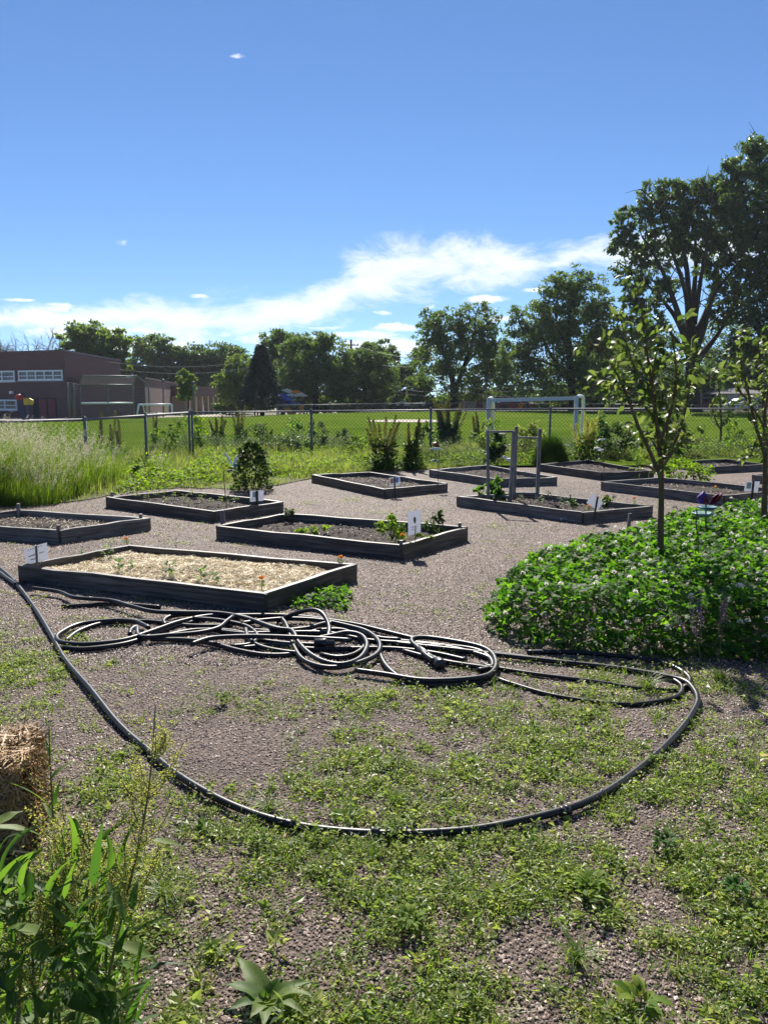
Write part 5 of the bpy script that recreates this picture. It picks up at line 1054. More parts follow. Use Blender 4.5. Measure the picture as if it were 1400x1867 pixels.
# ------------------------------------------------------------------ plants: generators
def stem_tube(m, pts, r0, r1, n=5): 
    Q = spline(pts, np.linalg.norm(np.array(pts[-1]) - np.array(pts[0])) / 10 + 1e-3) if len(pts) > 2 else np.array(pts); m.tube(Q, np.linspace(r0, r1, len(Q)), n, False)
def dock_plant(label, px, pyb, pyt, ns, spread_px, Y=None, mat='dockseed', seed=0, group='tall dock weeds with seed stalks', leafy=1., name='dock_weed', seedr=1.):
    g = np.random.default_rng(seed + 100); b = at(px, pyb, 0) if Y is None else np.array([atY(px, pyb, Y)[0], Y, 0]); Yp = b[1]; H = atY(px, pyt, Yp)[2]; k = Yp / F
    r = thing(name, label, 'weed', (b[0], Yp, 0), group); m = MB(); SP = []; SD = []; CU = []
    for i in range(ns):
        ox = g.uniform(-1, 1) * spread_px * k; h = H * g.uniform(.72, 1.0) if i else H; t0 = b + (ox * .25, g.normal(0, .05), 0); t1 = b + (ox, g.normal(0, .1), h); mid = (t0 + t1) / 2 + (-ox * .12, 0, .04)
        stem_tube(m, [t0, mid, t1], .007, .003); s = np.linspace(.42, 1, 60); C = t0 * ((1 - s) ** 2)[:, None] + 2 * mid[None] * (s * (1 - s))[:, None] + t1 * (s ** 2)[:, None]
        s0 = np.linspace(.02, .55, 60); CU.append(t0 * ((1 - s0) ** 2)[:, None] + 2 * mid[None] * (s0 * (1 - s0))[:, None] + t1 * (s0 ** 2)[:, None])
        nn = int(520 * seedr); w = g.integers(0, 60, nn); rr_ = (.006 + .032 * (1 - (w / 60.) ** 1.4)) * np.sqrt(g.random(nn)) * min(1.6, H); aa = g.uniform(0, 6.28, nn)
        SP.append(C[w] + np.stack([rr_ * np.cos(aa), rr_ * np.sin(aa), g.normal(0, .012, nn)], 1)); SD.append(np.stack([np.cos(aa), np.sin(aa), g.uniform(.2, 1.4, nn)], 1))
    m.build('stalks', M['stem'], r); P = np.concatenate(SP); D = np.concatenate(SD); n = len(P)
    V, T = leaves(P, D, rand_dirs(n, g), g.uniform(.016, .036, n), g.uniform(.010, .022, n)); mesh_np('seed_heads', V, T, M[mat], r, rep(g.random(n), 4))
    nl = int((16 + 13 * ns) * leafy); VV = []; QQ = []; c = 0; vv = []
    for i in range(nl):
        hh = g.random() ** 1.6 * H * .55; a = g.uniform(0, 6.28); p = b + ((g.uniform(-1, 1) * spread_px * k * .5), g.normal(0, .05), hh)
        v, q = big_leaf(p, a, g.uniform(.2, 1.25), g.uniform(.12, .28) * min(1.2, H), g.uniform(.04, .08), g.uniform(.5, 1.8), g.normal(0, .4), 5, .05, g); VV.append(v); QQ.append(q + c); c += len(v); vv += [g.random()] * len(v)
    if VV: mesh_np('leaves', np.concatenate(VV), np.concatenate(QQ), M['dock'], r, vv, True)
    nd = int(55 * ns * leafy); ii = (g.random(nd) ** 1.5 * 59).astype(int); a = g.uniform(0, 6.28, nd); q = (.26 * (1 - ii / 62.) + .02) * np.sqrt(g.random(nd)) * min(1.3, H); P = np.array(CU)[g.integers(0, ns, nd), ii] + np.stack([q * np.cos(a), q * np.sin(a), g.normal(0, .02, nd)], 1); P[:, 2] = np.maximum(P[:, 2], .015); s = g.uniform(.05, .11, nd) * min(1.1, H)
    V, T = leaves6(P, unit(np.stack([np.cos(a), np.sin(a), g.normal(.5, .6, nd)], 1)), unit(rand_dirs(nd, g) + [0, 0, .8]), s, s * .42); mesh_np('stalk_leaves', V, T, M['darkbush'], r, rep(np.clip(g.beta(2, 3, nd), 0, 1), 7), True)
    return r
def bush(name, label, px, pyb, w_px, h_px, n, size, mat, seed=0, cat='plant', group=None, Y=None, top=None, z0=0., col=.55, prof=False):
    """leafy plant: clumps of leaves over a rounded volume, thin stems inside"""
    g = np.random.default_rng(seed + 500); b = at(px, pyb, z0) if Y is None else np.array([atY(px, pyb, Y)[0], Y, z0]); k = b[1] / F; W, H = w_px * k, h_px * k
    r = thing(name, label, cat, b, group); m = MB()
    for i in range(6): a = g.uniform(0, 6.28); stem_tube(m, [b, b + (.2 * W * math.cos(a), .2 * W * math.sin(a), H * .5), b + (.38 * W * math.cos(a), .38 * W * math.sin(a), H * g.uniform(.75, .95))], .004 + .004 * H, .002)
    m.build('stems', M['stem'], r); nc = max(6, int(n / 40)); u = rand_dirs(nc, g, -1, 1) * (g.uniform(.35, 1, nc) ** .5)[:, None]; u[:, :2] *= np.where(u[:, 2] < 0, 1 / np.sqrt(np.maximum(.2, 1 - u[:, 2] ** 2)), 1)[:, None]; w_ = g.integers(0, nc, n); q = u[w_] + g.normal(0, .13, (n, 3))
    P = b + q * np.array([W * .5, W * .5, H * .5]) + (0, 0, H * .5); tz = np.clip((P[:, 2] - b[2]) / H, 0, 1); P[:, :2] = b[:2] + (P[:, :2] - b[:2]) * (1.15 - .45 * tz * (col < .7))[:, None]; P[:, 2] = np.maximum(P[:, 2], z0 + .01); d = unit(q * [1, 1, .4] + g.normal(0, .5, (n, 3)) + [0, 0, .2]); s = size * g.uniform(.6, 1.3, n)
    if prof:
        tt = g.random(n) ** .85; lob = 1 + .22 * np.sin(tt * 17 + g.uniform(0, 6)) ; aa = g.uniform(0, 6.28, n); rr_ = np.sqrt(g.uniform(.05, 1, n)) * W * .5 * (1 - .8 * tt ** 2.6) * (.8 + .2 * np.minimum(1, tt * 5)) * lob
        P = b + np.stack([rr_ * np.cos(aa), rr_ * np.sin(aa), H * tt], 1); d = unit(np.stack([np.cos(aa), np.sin(aa), g.normal(.3, .5, n)], 1))
    V, T = leaves6(P, d, unit(rand_dirs(n, g) + [0, 0, 1.1]), s, s * g.uniform(.4, .65, n)); mesh_np('foliage', V, T, M[mat], r, rep(np.clip(g.beta(2, 2, n), 0, 1), 7), True); return r
# tall grass on the left
tg = [(-90, 938), (0, 924), (60, 924), (150, 916), (195, 903), (225, 890), (262, 868)]; tp_ = np.array([at(*p) for p in tg])
n = 30000; X = rng.uniform(-8.2, tp_[-1][0] + .3, n); fy = np.interp(X, tp_[:, 0], tp_[:, 1]); dep = rng.random(n) ** 1.3 * 3.4; Y = fy + dep; k = (Y < 17) & (rng.random(n) < np.clip((tp_[-1][0] + .7 - X) / 2.4, 0, 1) ** .8); X, Y, dep = X[k], Y[k], dep[k]; n = len(X)
Hh = (.50 + .66 * np.clip(dep / 1.2, 0, 1)) * rng.uniform(.65, 1.08, n) * (.75 + .45 * fbm(X, Y, 1.2, 5)) * np.clip((tp_[-1][0] + 1.5 - X) / 2.6, .4, 1); a = rng.normal(.4, 1.3, n)
V, Q, kk = blades(np.stack([X, Y, np.zeros(n)], 1), np.stack([np.cos(a), np.sin(a)], 1), Hh, rng.uniform(.006, .012, n), rng.gamma(3, .13, n), 4)
tgo = tag(mesh_np('tall_grass', V, Q, M['tallgrass'], None, rep(np.clip(rng.beta(2, 2.4, n), 0, 1), kk)), 'tall bright green grass with pale seed heads along the left edge', 'tall grass', kind='stuff')
k = rng.permutation(n)[:3800]; k = k[dep[k] > .25]; ns = len(k); per = 26; ci = np.repeat(k, per); h0 = (Hh[ci] * rng.uniform(.92, 1.16, ns).repeat(per)); s = rng.random(len(ci)); lx = .10 * np.cos(a[ci]) * s; ly = .10 * np.sin(a[ci]) * s
P = np.stack([X[ci] + lx + rng.normal(0, .017, len(ci)) * (1.15 - s), Y[ci] + ly + rng.normal(0, .017, len(ci)), h0 + .02 - .20 * (1 - s)], 1); n2 = len(P)
V, T = leaves(P, rand_dirs(n2, rng, .1, 1), rand_dirs(n2, rng), rng.uniform(.012, .030, n2), rng.uniform(.004, .010, n2)); o = mesh_np('seed_heads', V, T, M['seedhead'], tgo, rep(np.clip(rng.beta(2, 2, ns).repeat(per) + rng.normal(0, .1, n2), 0, 1), 4)); o['kind'] = 'stuff'
# meadow grass up to and past the fence
n = 75000; X = rng.uniform(-6.5, 11.2, n); fy = np.array([meadow_front(x) for x in X]); Y = fy - .1 + (22.4 - fy) * rng.random(n) ** .95; cl = fbm(X, Y, 1.6, 21); k = rng.random(n) < np.clip((cl - .25) * 3.2, .1, 1); X, Y, cl = X[k], Y[k], cl[k]; n = len(X)
Hh = np.clip(.10 + .5 * (cl - .3), .07, .5) * rng.uniform(.6, 1.25, n) * np.interp(Y, [13, 17, 20.4, 21], [1, 1.25, 1.5, .9]) * np.interp(Y - np.interp(X, ep[:, 0], ep[:, 1]), [0, .8, 2], [.55, .8, 1.1]); a = rng.uniform(0, 6.28, n)
V, Q, kk = blades(np.stack([X, Y, np.full(n, .02)], 1), np.stack([np.cos(a), np.sin(a)], 1), Hh, rng.uniform(.006, .014, n), rng.gamma(3, .2, n), 3)
mdo = tag(mesh_np('meadow_grass', V, Q, M['meadow'], None, rep(np.clip(cl * .9 + rng.normal(0, .16, n), 0, 1), kk)), 'fine pale green wild grass between the beds and the fence', 'meadow grass', kind='stuff')
# leafy ground cover
def cover(name, label, regs, dens, size, mat, hmax, seed):
    g = np.random.default_rng(seed); PP = []
    for px, py, rx, ry, h in regs:
        c = at(px, py); k = c[1] / F; ax, ay = rx * k, (at(px, py - ry)[1] - at(px, py + ry)[1]) / 2; n = int(dens * ax * ay * 3.2); a = g.uniform(0, 6.28, n); q = np.sqrt(g.random(n)) * (1 + .25 * (fbm(np.cos(a) * 3, np.sin(a) * 3, 1, seed) - .5)); x, y = c[0] + ax * q * np.cos(a), c[1] + ay * q * np.sin(a)
        hh = h * (.35 + .9 * fbm(x, y, 2.6, seed + 3)) * np.clip((1.08 - q) * 2.5, .15, 1); PP.append(np.stack([x, y, hh * (g.random(n) ** .45)], 1))
    P = np.concatenate(PP); n = len(P); s = size * g.uniform(.6, 1.35, n); V, T = leaves6(P, unit(g.normal(size=(n, 3)) * [1, 1, .5]), unit(rand_dirs(n, g) + [0, 0, 1.2]), s, s * g.uniform(.45, .75, n))
    return tag(mesh_np(name, V, T, M[mat], None, rep(np.clip(g.beta(2, 2, n), 0, 1), 7), True), label, 'ground cover', kind='stuff')
cover('leafy_ground_cover', 'bright lime green leafy ground cover behind the gravel in the centre', [(560, 855, 80, 16, .30), (640, 848, 70, 14, .28), (520, 846, 50, 22, .32), (700, 845, 50, 12, .22), (740, 838, 60, 14, .22), (600, 832, 60, 12, .28), (800, 838, 40, 14, .25), (960, 842, 40, 8, .35), (850, 846, 40, 9, .4), (1180, 836, 60, 6, .4), (1320, 830, 60, 7, .5)], 420, .055, 'lime', .3, 41)
cover('shaded_leafy_weeds', 'mixed leafy weeds and yellowing leaves left of the small pointed bush', [(390, 868, 50, 18, .42), (350, 880, 60, 10, .22), (290, 880, 60, 14, .28), (410, 845, 40, 14, .4), (270, 862, 30, 16, .4), (250, 892, 35, 10, .2)], 300, .065, 'lime', .3, 42)
cover('grey_green_weeds', 'grey green feathery weeds in front of the fence', [(540, 815, 60, 14, .45), (620, 815, 40, 14, .4), (830, 835, 60, 20, .5), (860, 845, 40, 14, .45), (330, 818, 40, 16, .4), (960, 832, 60, 14, .35), (1090, 830, 60, 12, .4), (1180, 825, 60, 14, .4), (1290, 825, 80, 14, .4), (450, 822, 50, 14, .4), (600, 826, 110, 8, .62), (730, 826, 60, 8, .6), (780, 842, 50, 10, .5), (900, 828, 60, 8, .66), (1020, 828, 70, 8, .6), (1130, 830, 80, 7, .6), (1250, 828, 80, 7, .6), (1380, 828, 70, 8, .6), (500, 828, 60, 8, .6), (380, 824, 40, 8, .6)], 300, .045, 'blue_green', .4, 43)
cover('weeds_by_bed', 'green leafy weeds growing out from under the straw covered bed', [(600, 1093, 45, 17, .09), (560, 1103, 38, 11, .07), (620, 1108, 20, 8, .05)], 2400, .042, 'clover', .1, 44)
cover('small_weed_patch', 'little bright green weed mats alone on the open gravel', [(757, 1043, 16, 5, .03), (440, 995, 20, 4, .025), (210, 985, 30, 5, .02), (330, 992, 24, 5, .02), (560, 918, 20, 4, .03), (640, 912, 24, 5, .03), (1010, 945, 22, 4, .02), (690, 935, 24, 4, .02), (905, 962, 25, 4, .02)], 1500, .014, 'weed', .03, 45)
# dock weeds
for i, (px, pyb, pyt, ns, sp, Y, mat, lf, lab) in enumerate([
 (698, 858, 757, 9, 36, None, 'dockseed', 1.3, 'wide dark dock weed with leaning brown stalks behind the picture sign bed'),
 (748, 856, 764, 7, 18, None, 'dockseed', 1.5, 'upright dark dock weed right next to the wide leaning one'),
 (816, 822, 727, 22, 36, None, 'dockseed', 1.6, 'largest dense dock clump standing by the fence in the centre'),
 (872, 826, 752, 6, 14, None, 'dockseed', 1., 'tall thin dock weed between the largest clump and the trellis'),
 (285, 818, 752, 3, 7, None, 'dockseed', .5, 'lone slender dock stalk before the left fence post'),
 (398, 815, 758, 7, 26, None, 'dockseed', 1., 'loose dock clump just right of the left fence post'),
 (438, 815, 741, 5, 11, None, 'dockseed', 1., 'tallest narrow dock spike right of the left fence post'),
 (188, 840, 752, 2, 6, None, 'dockseed', .3, 'brown dock stalk rising from the tall grass, left of a pair'),
 (207, 840, 751, 2, 5, None, 'dockseed', .3, 'brown dock stalk rising from the tall grass, right of a pair'),
 (220, 845, 765, 2, 5, None, 'dockseed', .3, 'shorter brown dock stalk at the right edge of the tall grass'),
 (1066, 846, 750, 9, 30, None, 'greenseed', .9, 'tall grey green stalky weed in front of the right goal post'),
 (492, 822, 782, 3, 8, None, 'dockseed', .6, 'short thin dock weed alone before the fence')]):
    dock_plant(lab, px, pyb, pyt, ns, sp, Y, mat, i, leafy=lf)
bush('pointed_bush', 'dark green pointed bush with bright tips beside the white sign bed', 461, 894, 74, 88, 1700, .075, 'darkbush', 1, 'bush', prof=True)
bush('flowering_weed', 'yellow green leafy weed before the middle fence post', 626, 832, 34, 50, 420, .07, 'blue_green', 2)
bush('leafy_weed', 'rounded blue green weed left of the yellow green one', 522, 836, 60, 42, 700, .07, 'blue_green', 3)
bush('broadleaf_plant', 'glossy broad leaved plant seen through the left trellis frame', 906, 852, 52, 60, 420, .14, 'darkbush', 4)
bush('leafy_clump', 'round yellow green leafy clump between two raised beds on the right', 1245, 878, 76, 38, 1500, .06, 'lime', 5, col=.75)
bush('lime_bush', 'bright lime bush before the fence, left of the right young tree', 1334, 818, 44, 50, 600, .085, 'lime', 6)
bush('lime_bush', 'smaller lime bush just left of the brighter lime one', 1275, 820, 26, 36, 300, .07, 'lime', 16)
bush('squash_plant', 'yellow green broad leaved plant behind the left bed corner', 270, 880, 46, 40, 120, .17, 'lime', 7)
bush('small_shrub', 'dull olive shrub half hidden behind the young tree crown', 1200, 828, 40, 36, 500, .07, 'meadow', 8)
for i_, (lab_, px_, pyb_, w_, h_, mt_) in enumerate([
 ('tall wild weed left of the second fence post from the bend', 545, 832, 69, 72, 'dock'), ('wild weed growing against the middle fence post', 580, 830, 46, 60, 'blue_green'), ('spreading wild weed between the flowering weed and the leaning dock', 662, 838, 69, 54, 'lime'),
 ('wild weed clump under the left post of the near goal', 892, 834, 69, 69, 'lime'), ('broad wild weed clump left of the largest dock', 775, 838, 52, 60, 'darkbush'), ('dry wild weed clump below the middle of the near goal', 968, 836, 69, 63, 'meadow'),
 ('wild weed clump left of the young tree, before the fence', 1120, 838, 69, 66, 'darkbush'), ('wild weed right of the tall grey green stalks', 1092, 836, 39, 78, 'dock'), ('dry pale weed clump between the young tree and the lime bushes', 1240, 834, 69, 51, 'meadow'),
 ('wild weed clump against the fence at the right edge', 1392, 834, 69, 69, 'lime'), ('wild weed clump at the foot of the left fence post', 345, 828, 69, 69, 'lime'), ('wild weed beside the lone slender dock stalk', 300, 830, 50, 60, 'lime'), ('wild weed clump between the two dock clumps right of the bend', 470, 832, 69, 60, 'darkbush')]):
    bush('wild_weed', lab_, px_, pyb_, w_, h_, int(w_ * h_ * .20), .085, mt_, 60 + i_, 'weed', 'wild weeds along the fence')
g = np.random.default_rng(9); b = at(1003, 850); r = thing('fennel_clump', 'dark rounded feathery clump right of the trellis', 'plant', b); n = 5200; q = rand_dirs(n, g, -.1, 1) * g.uniform(.4, 1, (n, 1)) ** .5; k = b[1] / F
P = b + q * [30 * k, 30 * k, 50 * k]; V, T = leaves(P, unit(q + [0, 0, .9] + g.normal(0, .3, (n, 3))), rand_dirs(n, g), g.uniform(.08, .18, n), np.full(n, .008), .05, .1); mesh_np('foliage', V, T, M['darkbush'], r, rep(g.beta(2, 3, n), 4))
m = MB(); [stem_tube(m, [b, b + (g.normal(0, .1), g.normal(0, .1), .3)], .006, .003) for _ in range(9)]; m.build('stems', M['stem'], r)

# ------------------------------------------------------------------ small plants in the beds
def seedling(label, group, n=22, size=.05, h=.08, mat='lime', name='seedling', seed=0):
    g = np.random.default_rng(seed); r = thing(name, label, 'plant', (0, 0, 0), group); a = g.uniform(0, 6.28, n); z = h * g.random(n)
    P = np.stack([.02 * np.cos(a), .02 * np.sin(a), z + .012], 1); s = size * g.uniform(.6, 1.2, n); V, T = leaves6(P, np.stack([np.cos(a), np.sin(a), g.uniform(.1, .9, n)], 1), np.tile([0, 0, 1.], (n, 1)), s, s * .55); mesh_np('leaves', V, T, M[mat], r, rep(g.random(n), 7), True)
    MB().tube([(0, 0, -.02), (.004, 0, h)], .0025, 5).build('stem', M['stem'], r); return r
def put(proto, first, px, py, z, rz, sc):
    p = at(px, py, z)
    if first: proto.location = [float(c) for c in p]; proto.rotation_euler = (0, 0, rz); proto.scale = (sc,) * 3; return proto
    return copy_tree(proto, p, rz, sc)
for key, lab, mat, spots in (('C', 'tiny green seedling in the dark soil of the bed below the tall grass', 'lime', [(250, 908), (268, 912), (286, 906), (304, 915), (320, 908), (338, 912), (352, 905), (368, 914), (300, 902), (385, 919), (405, 918), (420, 916), (432, 914), (280, 900), (345, 921)]),
                        ('A', 'small green tuft sprouting through the straw', 'clover', [(218, 1041), (240, 1038), (310, 1049), (197, 1013), (368, 1058), (150, 1013), (395, 1062)]),
                        ('H', 'small dark seedling in the soil of the trellis bed', 'darkbush', [(1000, 907), (1020, 912), (1030, 925), (1044, 918), (1120, 915), (985, 918), (950, 915)])):
    pr_ = seedling(lab, 'seedlings in bed ' + {'C': 'with pale sign', 'A': 'with straw', 'H': 'with trellis'}[key], mat=mat, seed=ord(key), n=16 if key == 'C' else 26, size=.045)
    for i, (x, y) in enumerate(spots): put(pr_, i == 0, x, y, .12, rng.uniform(0, 6), rng.uniform(.7, 1.25))
def marigold(label, px, py, z, h=.12, Y=None):
    b = at(px, py, z); r = thing('marigold', label, 'flower', b, 'orange marigolds'); g = np.random.default_rng(int(px)); m = MB(); stem_tube(m, [b - (0, 0, .02), b + (.01, 0, h * .6), b + (0, 0, h)], .003, .002); m.build('stem', M['stem'], r)
    n = 34; d = rand_dirs(n, g, -.1, 1); V, T = leaves(b + (0, 0, h) + d * .006, d, rand_dirs(n, g, .3, 1), np.full(n, .024), np.full(n, .014)); mesh_np('blossom', V, T, M['marigold'], r, rep(g.random(n), 4))
    n = 14; a = g.uniform(0, 6.28, n); P = b + np.stack([0 * a, 0 * a, h * g.uniform(.1, .7, n)], 1); V, T = leaves(P, np.stack([np.cos(a), np.sin(a), g.uniform(0, .8, n)], 1), np.tile([0, 0, 1.], (n, 1)), np.full(n, .05), np.full(n, .012)); mesh_np('leaves', V, T, M['dock'], r, rep(g.random(n), 4)); return r
for a_ in [('orange marigold near the front corner of the straw bed', 477, 1071, .13, .07), ('orange marigold at the right end of the straw bed', 621, 1028, .13, .055), ('orange marigold at the back left corner of the straw bed', 231, 994, .13, .06), ('orange marigold in front of the dotted white sign', 75, 1027, .14, .06), ('orange marigold below the tall white sign', 733, 985, .13, .05),
           ('orange marigold at the right end of the trellis bed', 1155, 921, .13, .09), ('small orange bloom beside the leaning blank sign', 1072, 929, .13, .04), ('orange and yellow bloom in the long grey bed behind the butterfly', 1303, 896, .13, .07)]: marigold(*a_)
bush('vegetable_plant', 'bushy green vegetable plant left of the tall white sign', 715, 984, 62, 40, 330, .055, 'lime', 21, z0=.12)
bush('vegetable_plant', 'taller thin vegetable plant right of the tall white sign', 789, 968, 34, 38, 150, .055, 'darkbush', 22, z0=.12)
bush('vegetable_plant', 'low pale green plant in the middle of the tall sign bed', 572, 972, 44, 12, 190, .045, 'lime', 23, z0=.11, col=.9)
bush('vegetable_plant', 'low green plant under the tall sign by the bed corner', 771, 985, 30, 10, 120, .04, 'lime', 24, z0=.11, col=.9)
bush('vegetable_plant', 'small dark plant at the back left corner of the tall sign bed', 525, 945, 14, 18, 60, .05, 'darkbush', 29, z0=.11)
bush('vegetable_plant', 'spreading glossy plant at the foot of the trellis', 902, 907, 48, 32, 330, .075, 'clover', 25, z0=.12)
bush('vegetable_plant', 'low leafy plant left of the trellis foot', 876, 904, 24, 14, 130, .06, 'clover', 26, z0=.12)
bush('vegetable_plant', 'dark upright seedling right of the leaning blank sign', 1112, 925, 18, 27, 70, .075, 'darkbush', 27, z0=.12)
bush('vegetable_plant', 'thin dark seedling left of the leaning blank sign', 1043, 927, 14, 26, 60, .06, 'darkbush', 28, z0=.12)

# ------------------------------------------------------------------ clover patch
fr = [at(*p) for p in [(874, 1132), (895, 1160), (960, 1178), (1040, 1192), (1150, 1200), (1270, 1205), (1460, 1215)]]; bk = [at(x, y, .24) for x, y in [(1560, 880), (1400, 908), (1330, 928), (1250, 936), (1200, 944), (1130, 970), (1040, 990), (960, 1006), (905, 1040), (878, 1085)]]
poly = np.array([p[:2] for p in fr + bk])
def inside(X, Y):
    c = np.zeros(len(X), bool); j = len(poly) - 1
    for i in range(len(poly)):
        (xi, yi), (xj, yj) = poly[i], poly[j]; c ^= ((yi > Y) != (yj > Y)) & (X < (xj - xi) * (Y - yi) / (yj - yi + 1e-12) + xi); j = i
    return c
def edge_d(X, Y):
    d = np.full(len(X), 9.)
    for i in range(len(poly)):
        a, b = poly[i], poly[(i + 1) % len(poly)]; e = b - a; t_ = np.clip(((X - a[0]) * e[0] + (Y - a[1]) * e[1]) / (e @ e), 0, 1); d = np.minimum(d, np.hypot(X - a[0] - t_ * e[0], Y - a[1] - t_ * e[1]))
    return d
n = 56000; X = rng.uniform(poly[:, 0].min(), poly[:, 0].max(), n); Y = poly[:, 1].min() + (poly[:, 1].max() - poly[:, 1].min()) * rng.random(n) ** 1.25; k = inside(X, Y); X, Y = X[k], Y[k]; ed = edge_d(X, Y)
k = ed + .08 * (fbm(X, Y, 5, 8) - .3) > .02; X, Y, ed = X[k], Y[k], ed[k]; n = len(X)
ht = (.13 + .21 * np.clip(ed / .20, 0, 1)) * (.72 + .55 * fbm(X, Y, 3.2, 9)); low = rng.random(n); z = ht * np.where((low < .6) & (ed > .12), rng.uniform(.80, 1.05, n), rng.uniform(.05, 1.0, n))
fa = rng.uniform(0, 6.28, n); nr0 = unit(rng.normal(0, .62, (n, 3)) + [0, 0, 1.]); sz = rng.uniform(.024, .046, n) * np.where(Y > 7, 1.1, 1)
PP = []; DD = []; NN = []; SS = []
for q in range(3):
    a = fa + q * 2.094; d = np.stack([np.cos(a), np.sin(a), np.zeros(n)], 1); d -= nr0 * (d * nr0).sum(1)[:, None]; PP.append(np.stack([X, Y, z], 1)); DD.append(unit(d) + rng.normal(0, .12, (n, 3))); NN.append(nr0 + rng.normal(0, .12, (n, 3))); SS.append(sz)
P, D, N_, s = map(np.concatenate, (PP, DD, NN, SS)); V, T = leaves6(P, D, N_, s, s * .85, .10, .12); vc = np.tile(np.clip(rng.beta(2, 2, n), 0, 1), 3)
clo = tag(mesh_np('clover_patch', V, T, M['clover'], None, rep(vc, 7), True), 'dense dark green clover patch with white blossoms around the young tree', 'clover', kind='stuff')
nf = 240; i = rng.permutation(n)[:nf]; c = np.stack([X[i], Y[i], ht[i] * rng.uniform(.9, 1.2, nf)], 1); low_ = rng.random(nf) < .2; c[low_, 2] *= .6; per = 40; d = rand_dirs(nf * per, rng, -.5, 1); P = c.repeat(per, 0) + d * .010
V, T = leaves(P, d + [0, 0, .3], rand_dirs(nf * per, rng), rng.uniform(.008, .013, nf * per), np.full(nf * per, .006)); o = mesh_np('clover_flowers', V, T, M['clover_flower'], clo, rep(rng.random(nf * per), 4)); o['kind'] = 'stuff'
m = MB(); k = rng.permutation(n)[:2600]
for j in k[ed[k] < .4][:300]: m.tube([(X[j] + rng.normal(0, .01), Y[j], 0), (X[j], Y[j], z[j])], .0016, 3, False)
o = m.build('clover_stalks', M['stem'], clo); o['kind'] = 'stuff'
g = np.random.default_rng(3); b = at(1290, 1206); r = thing('lavender', 'dark purple flower spikes at the shaded front of the clover', 'flower', b); m = MB(); SP = []
for i in range(12):
    x = g.uniform(-.16, .16); t0 = b + (x * .5, g.normal(0, .03), 0); t1 = b + (x + g.normal(0, .02), g.normal(0, .05), g.uniform(.26, .42)); m.tube([t0, t1], .002, 4, False); w_ = g.random(50)[:, None]; SP.append(t1 - (t1 - t0) * w_ * .38 + g.normal(0, .006, (50, 3)))
m.build('stems', M['stem'], r); P = np.concatenate(SP); n_ = len(P); V, T = leaves(P, rand_dirs(n_, g, 0, 1), rand_dirs(n_, g), g.uniform(.008, .014, n_), np.full(n_, .007)); mesh_np('spikes', V, T, leafmat('purple_petal', [(.06, .03, .12), (.12, .07, .22), (.2, .13, .3)], tr=.3), r, rep(g.random(n_), 4))

# ------------------------------------------------------------------ young trees
def young(label, base, zb, segs, nleaf, size, seed, name='young_tree', mat='apple', r0=1., group='young fruit trees'):
    g = np.random.default_rng(seed); b = at(base[0], base[1], 0.); Y0 = b[1]; k = Y0 / F; r = thing(name, label, 'tree', b, group); m = MB(); P = []; D = []; tips = []
    for s in segs:
        pts = []; 
        for q in s['p']: pts.append(atY(q[0], q[1], Y0 + s.get('dy', 0) * (q[2] if len(q) > 2 else 1)))
        if s.get('base'): pts = [b - (0, 0, .05)] + pts
        Q = spline(pts, .03); rad = np.interp(np.linspace(0, 1, len(Q)), [0, 1], [s['r'][0] * k, s['r'][1] * k]); m.tube(Q, rad, 8)
        f0 = s.get('f', .25); cnt = int(s.get('n', 1) * nleaf); i0 = int(len(Q) * f0)
        for c in range(cnt):
            i = g.integers(i0, len(Q)); tdir = unit(Q[min(i + 1, len(Q) - 1)] - Q[i - 1]); o = unit(g.normal(size=3) + tdir * .5); L = g.uniform(.03, .16)
            tw = Q[i] + o * L; m.tube([Q[i], tw], [.0022, .0014], 3, False); nn = g.integers(2, 6)
            for _ in range(nn): P.append(tw + g.normal(0, .018, 3) - o * L * g.random() * .5); D.append(unit(g.normal(0, .7, 3) + o * .8 + [0, 0, .1]))
    m.build('trunk', M['young_bark'], r, True); P = np.array(P); D = np.array(D); n = len(P); s_ = size * g.uniform(.6, 1.25, n)
    V, T = leaves6(P, D, unit(rand_dirs(n, g) + [0, 0, 1.]), s_, s_ * g.uniform(.42, .6, n), .16, .3); mesh_np('leaves', V, T, M[mat], r, rep(np.clip(g.beta(2, 2, n), 0, 1), 7), True)
    return r
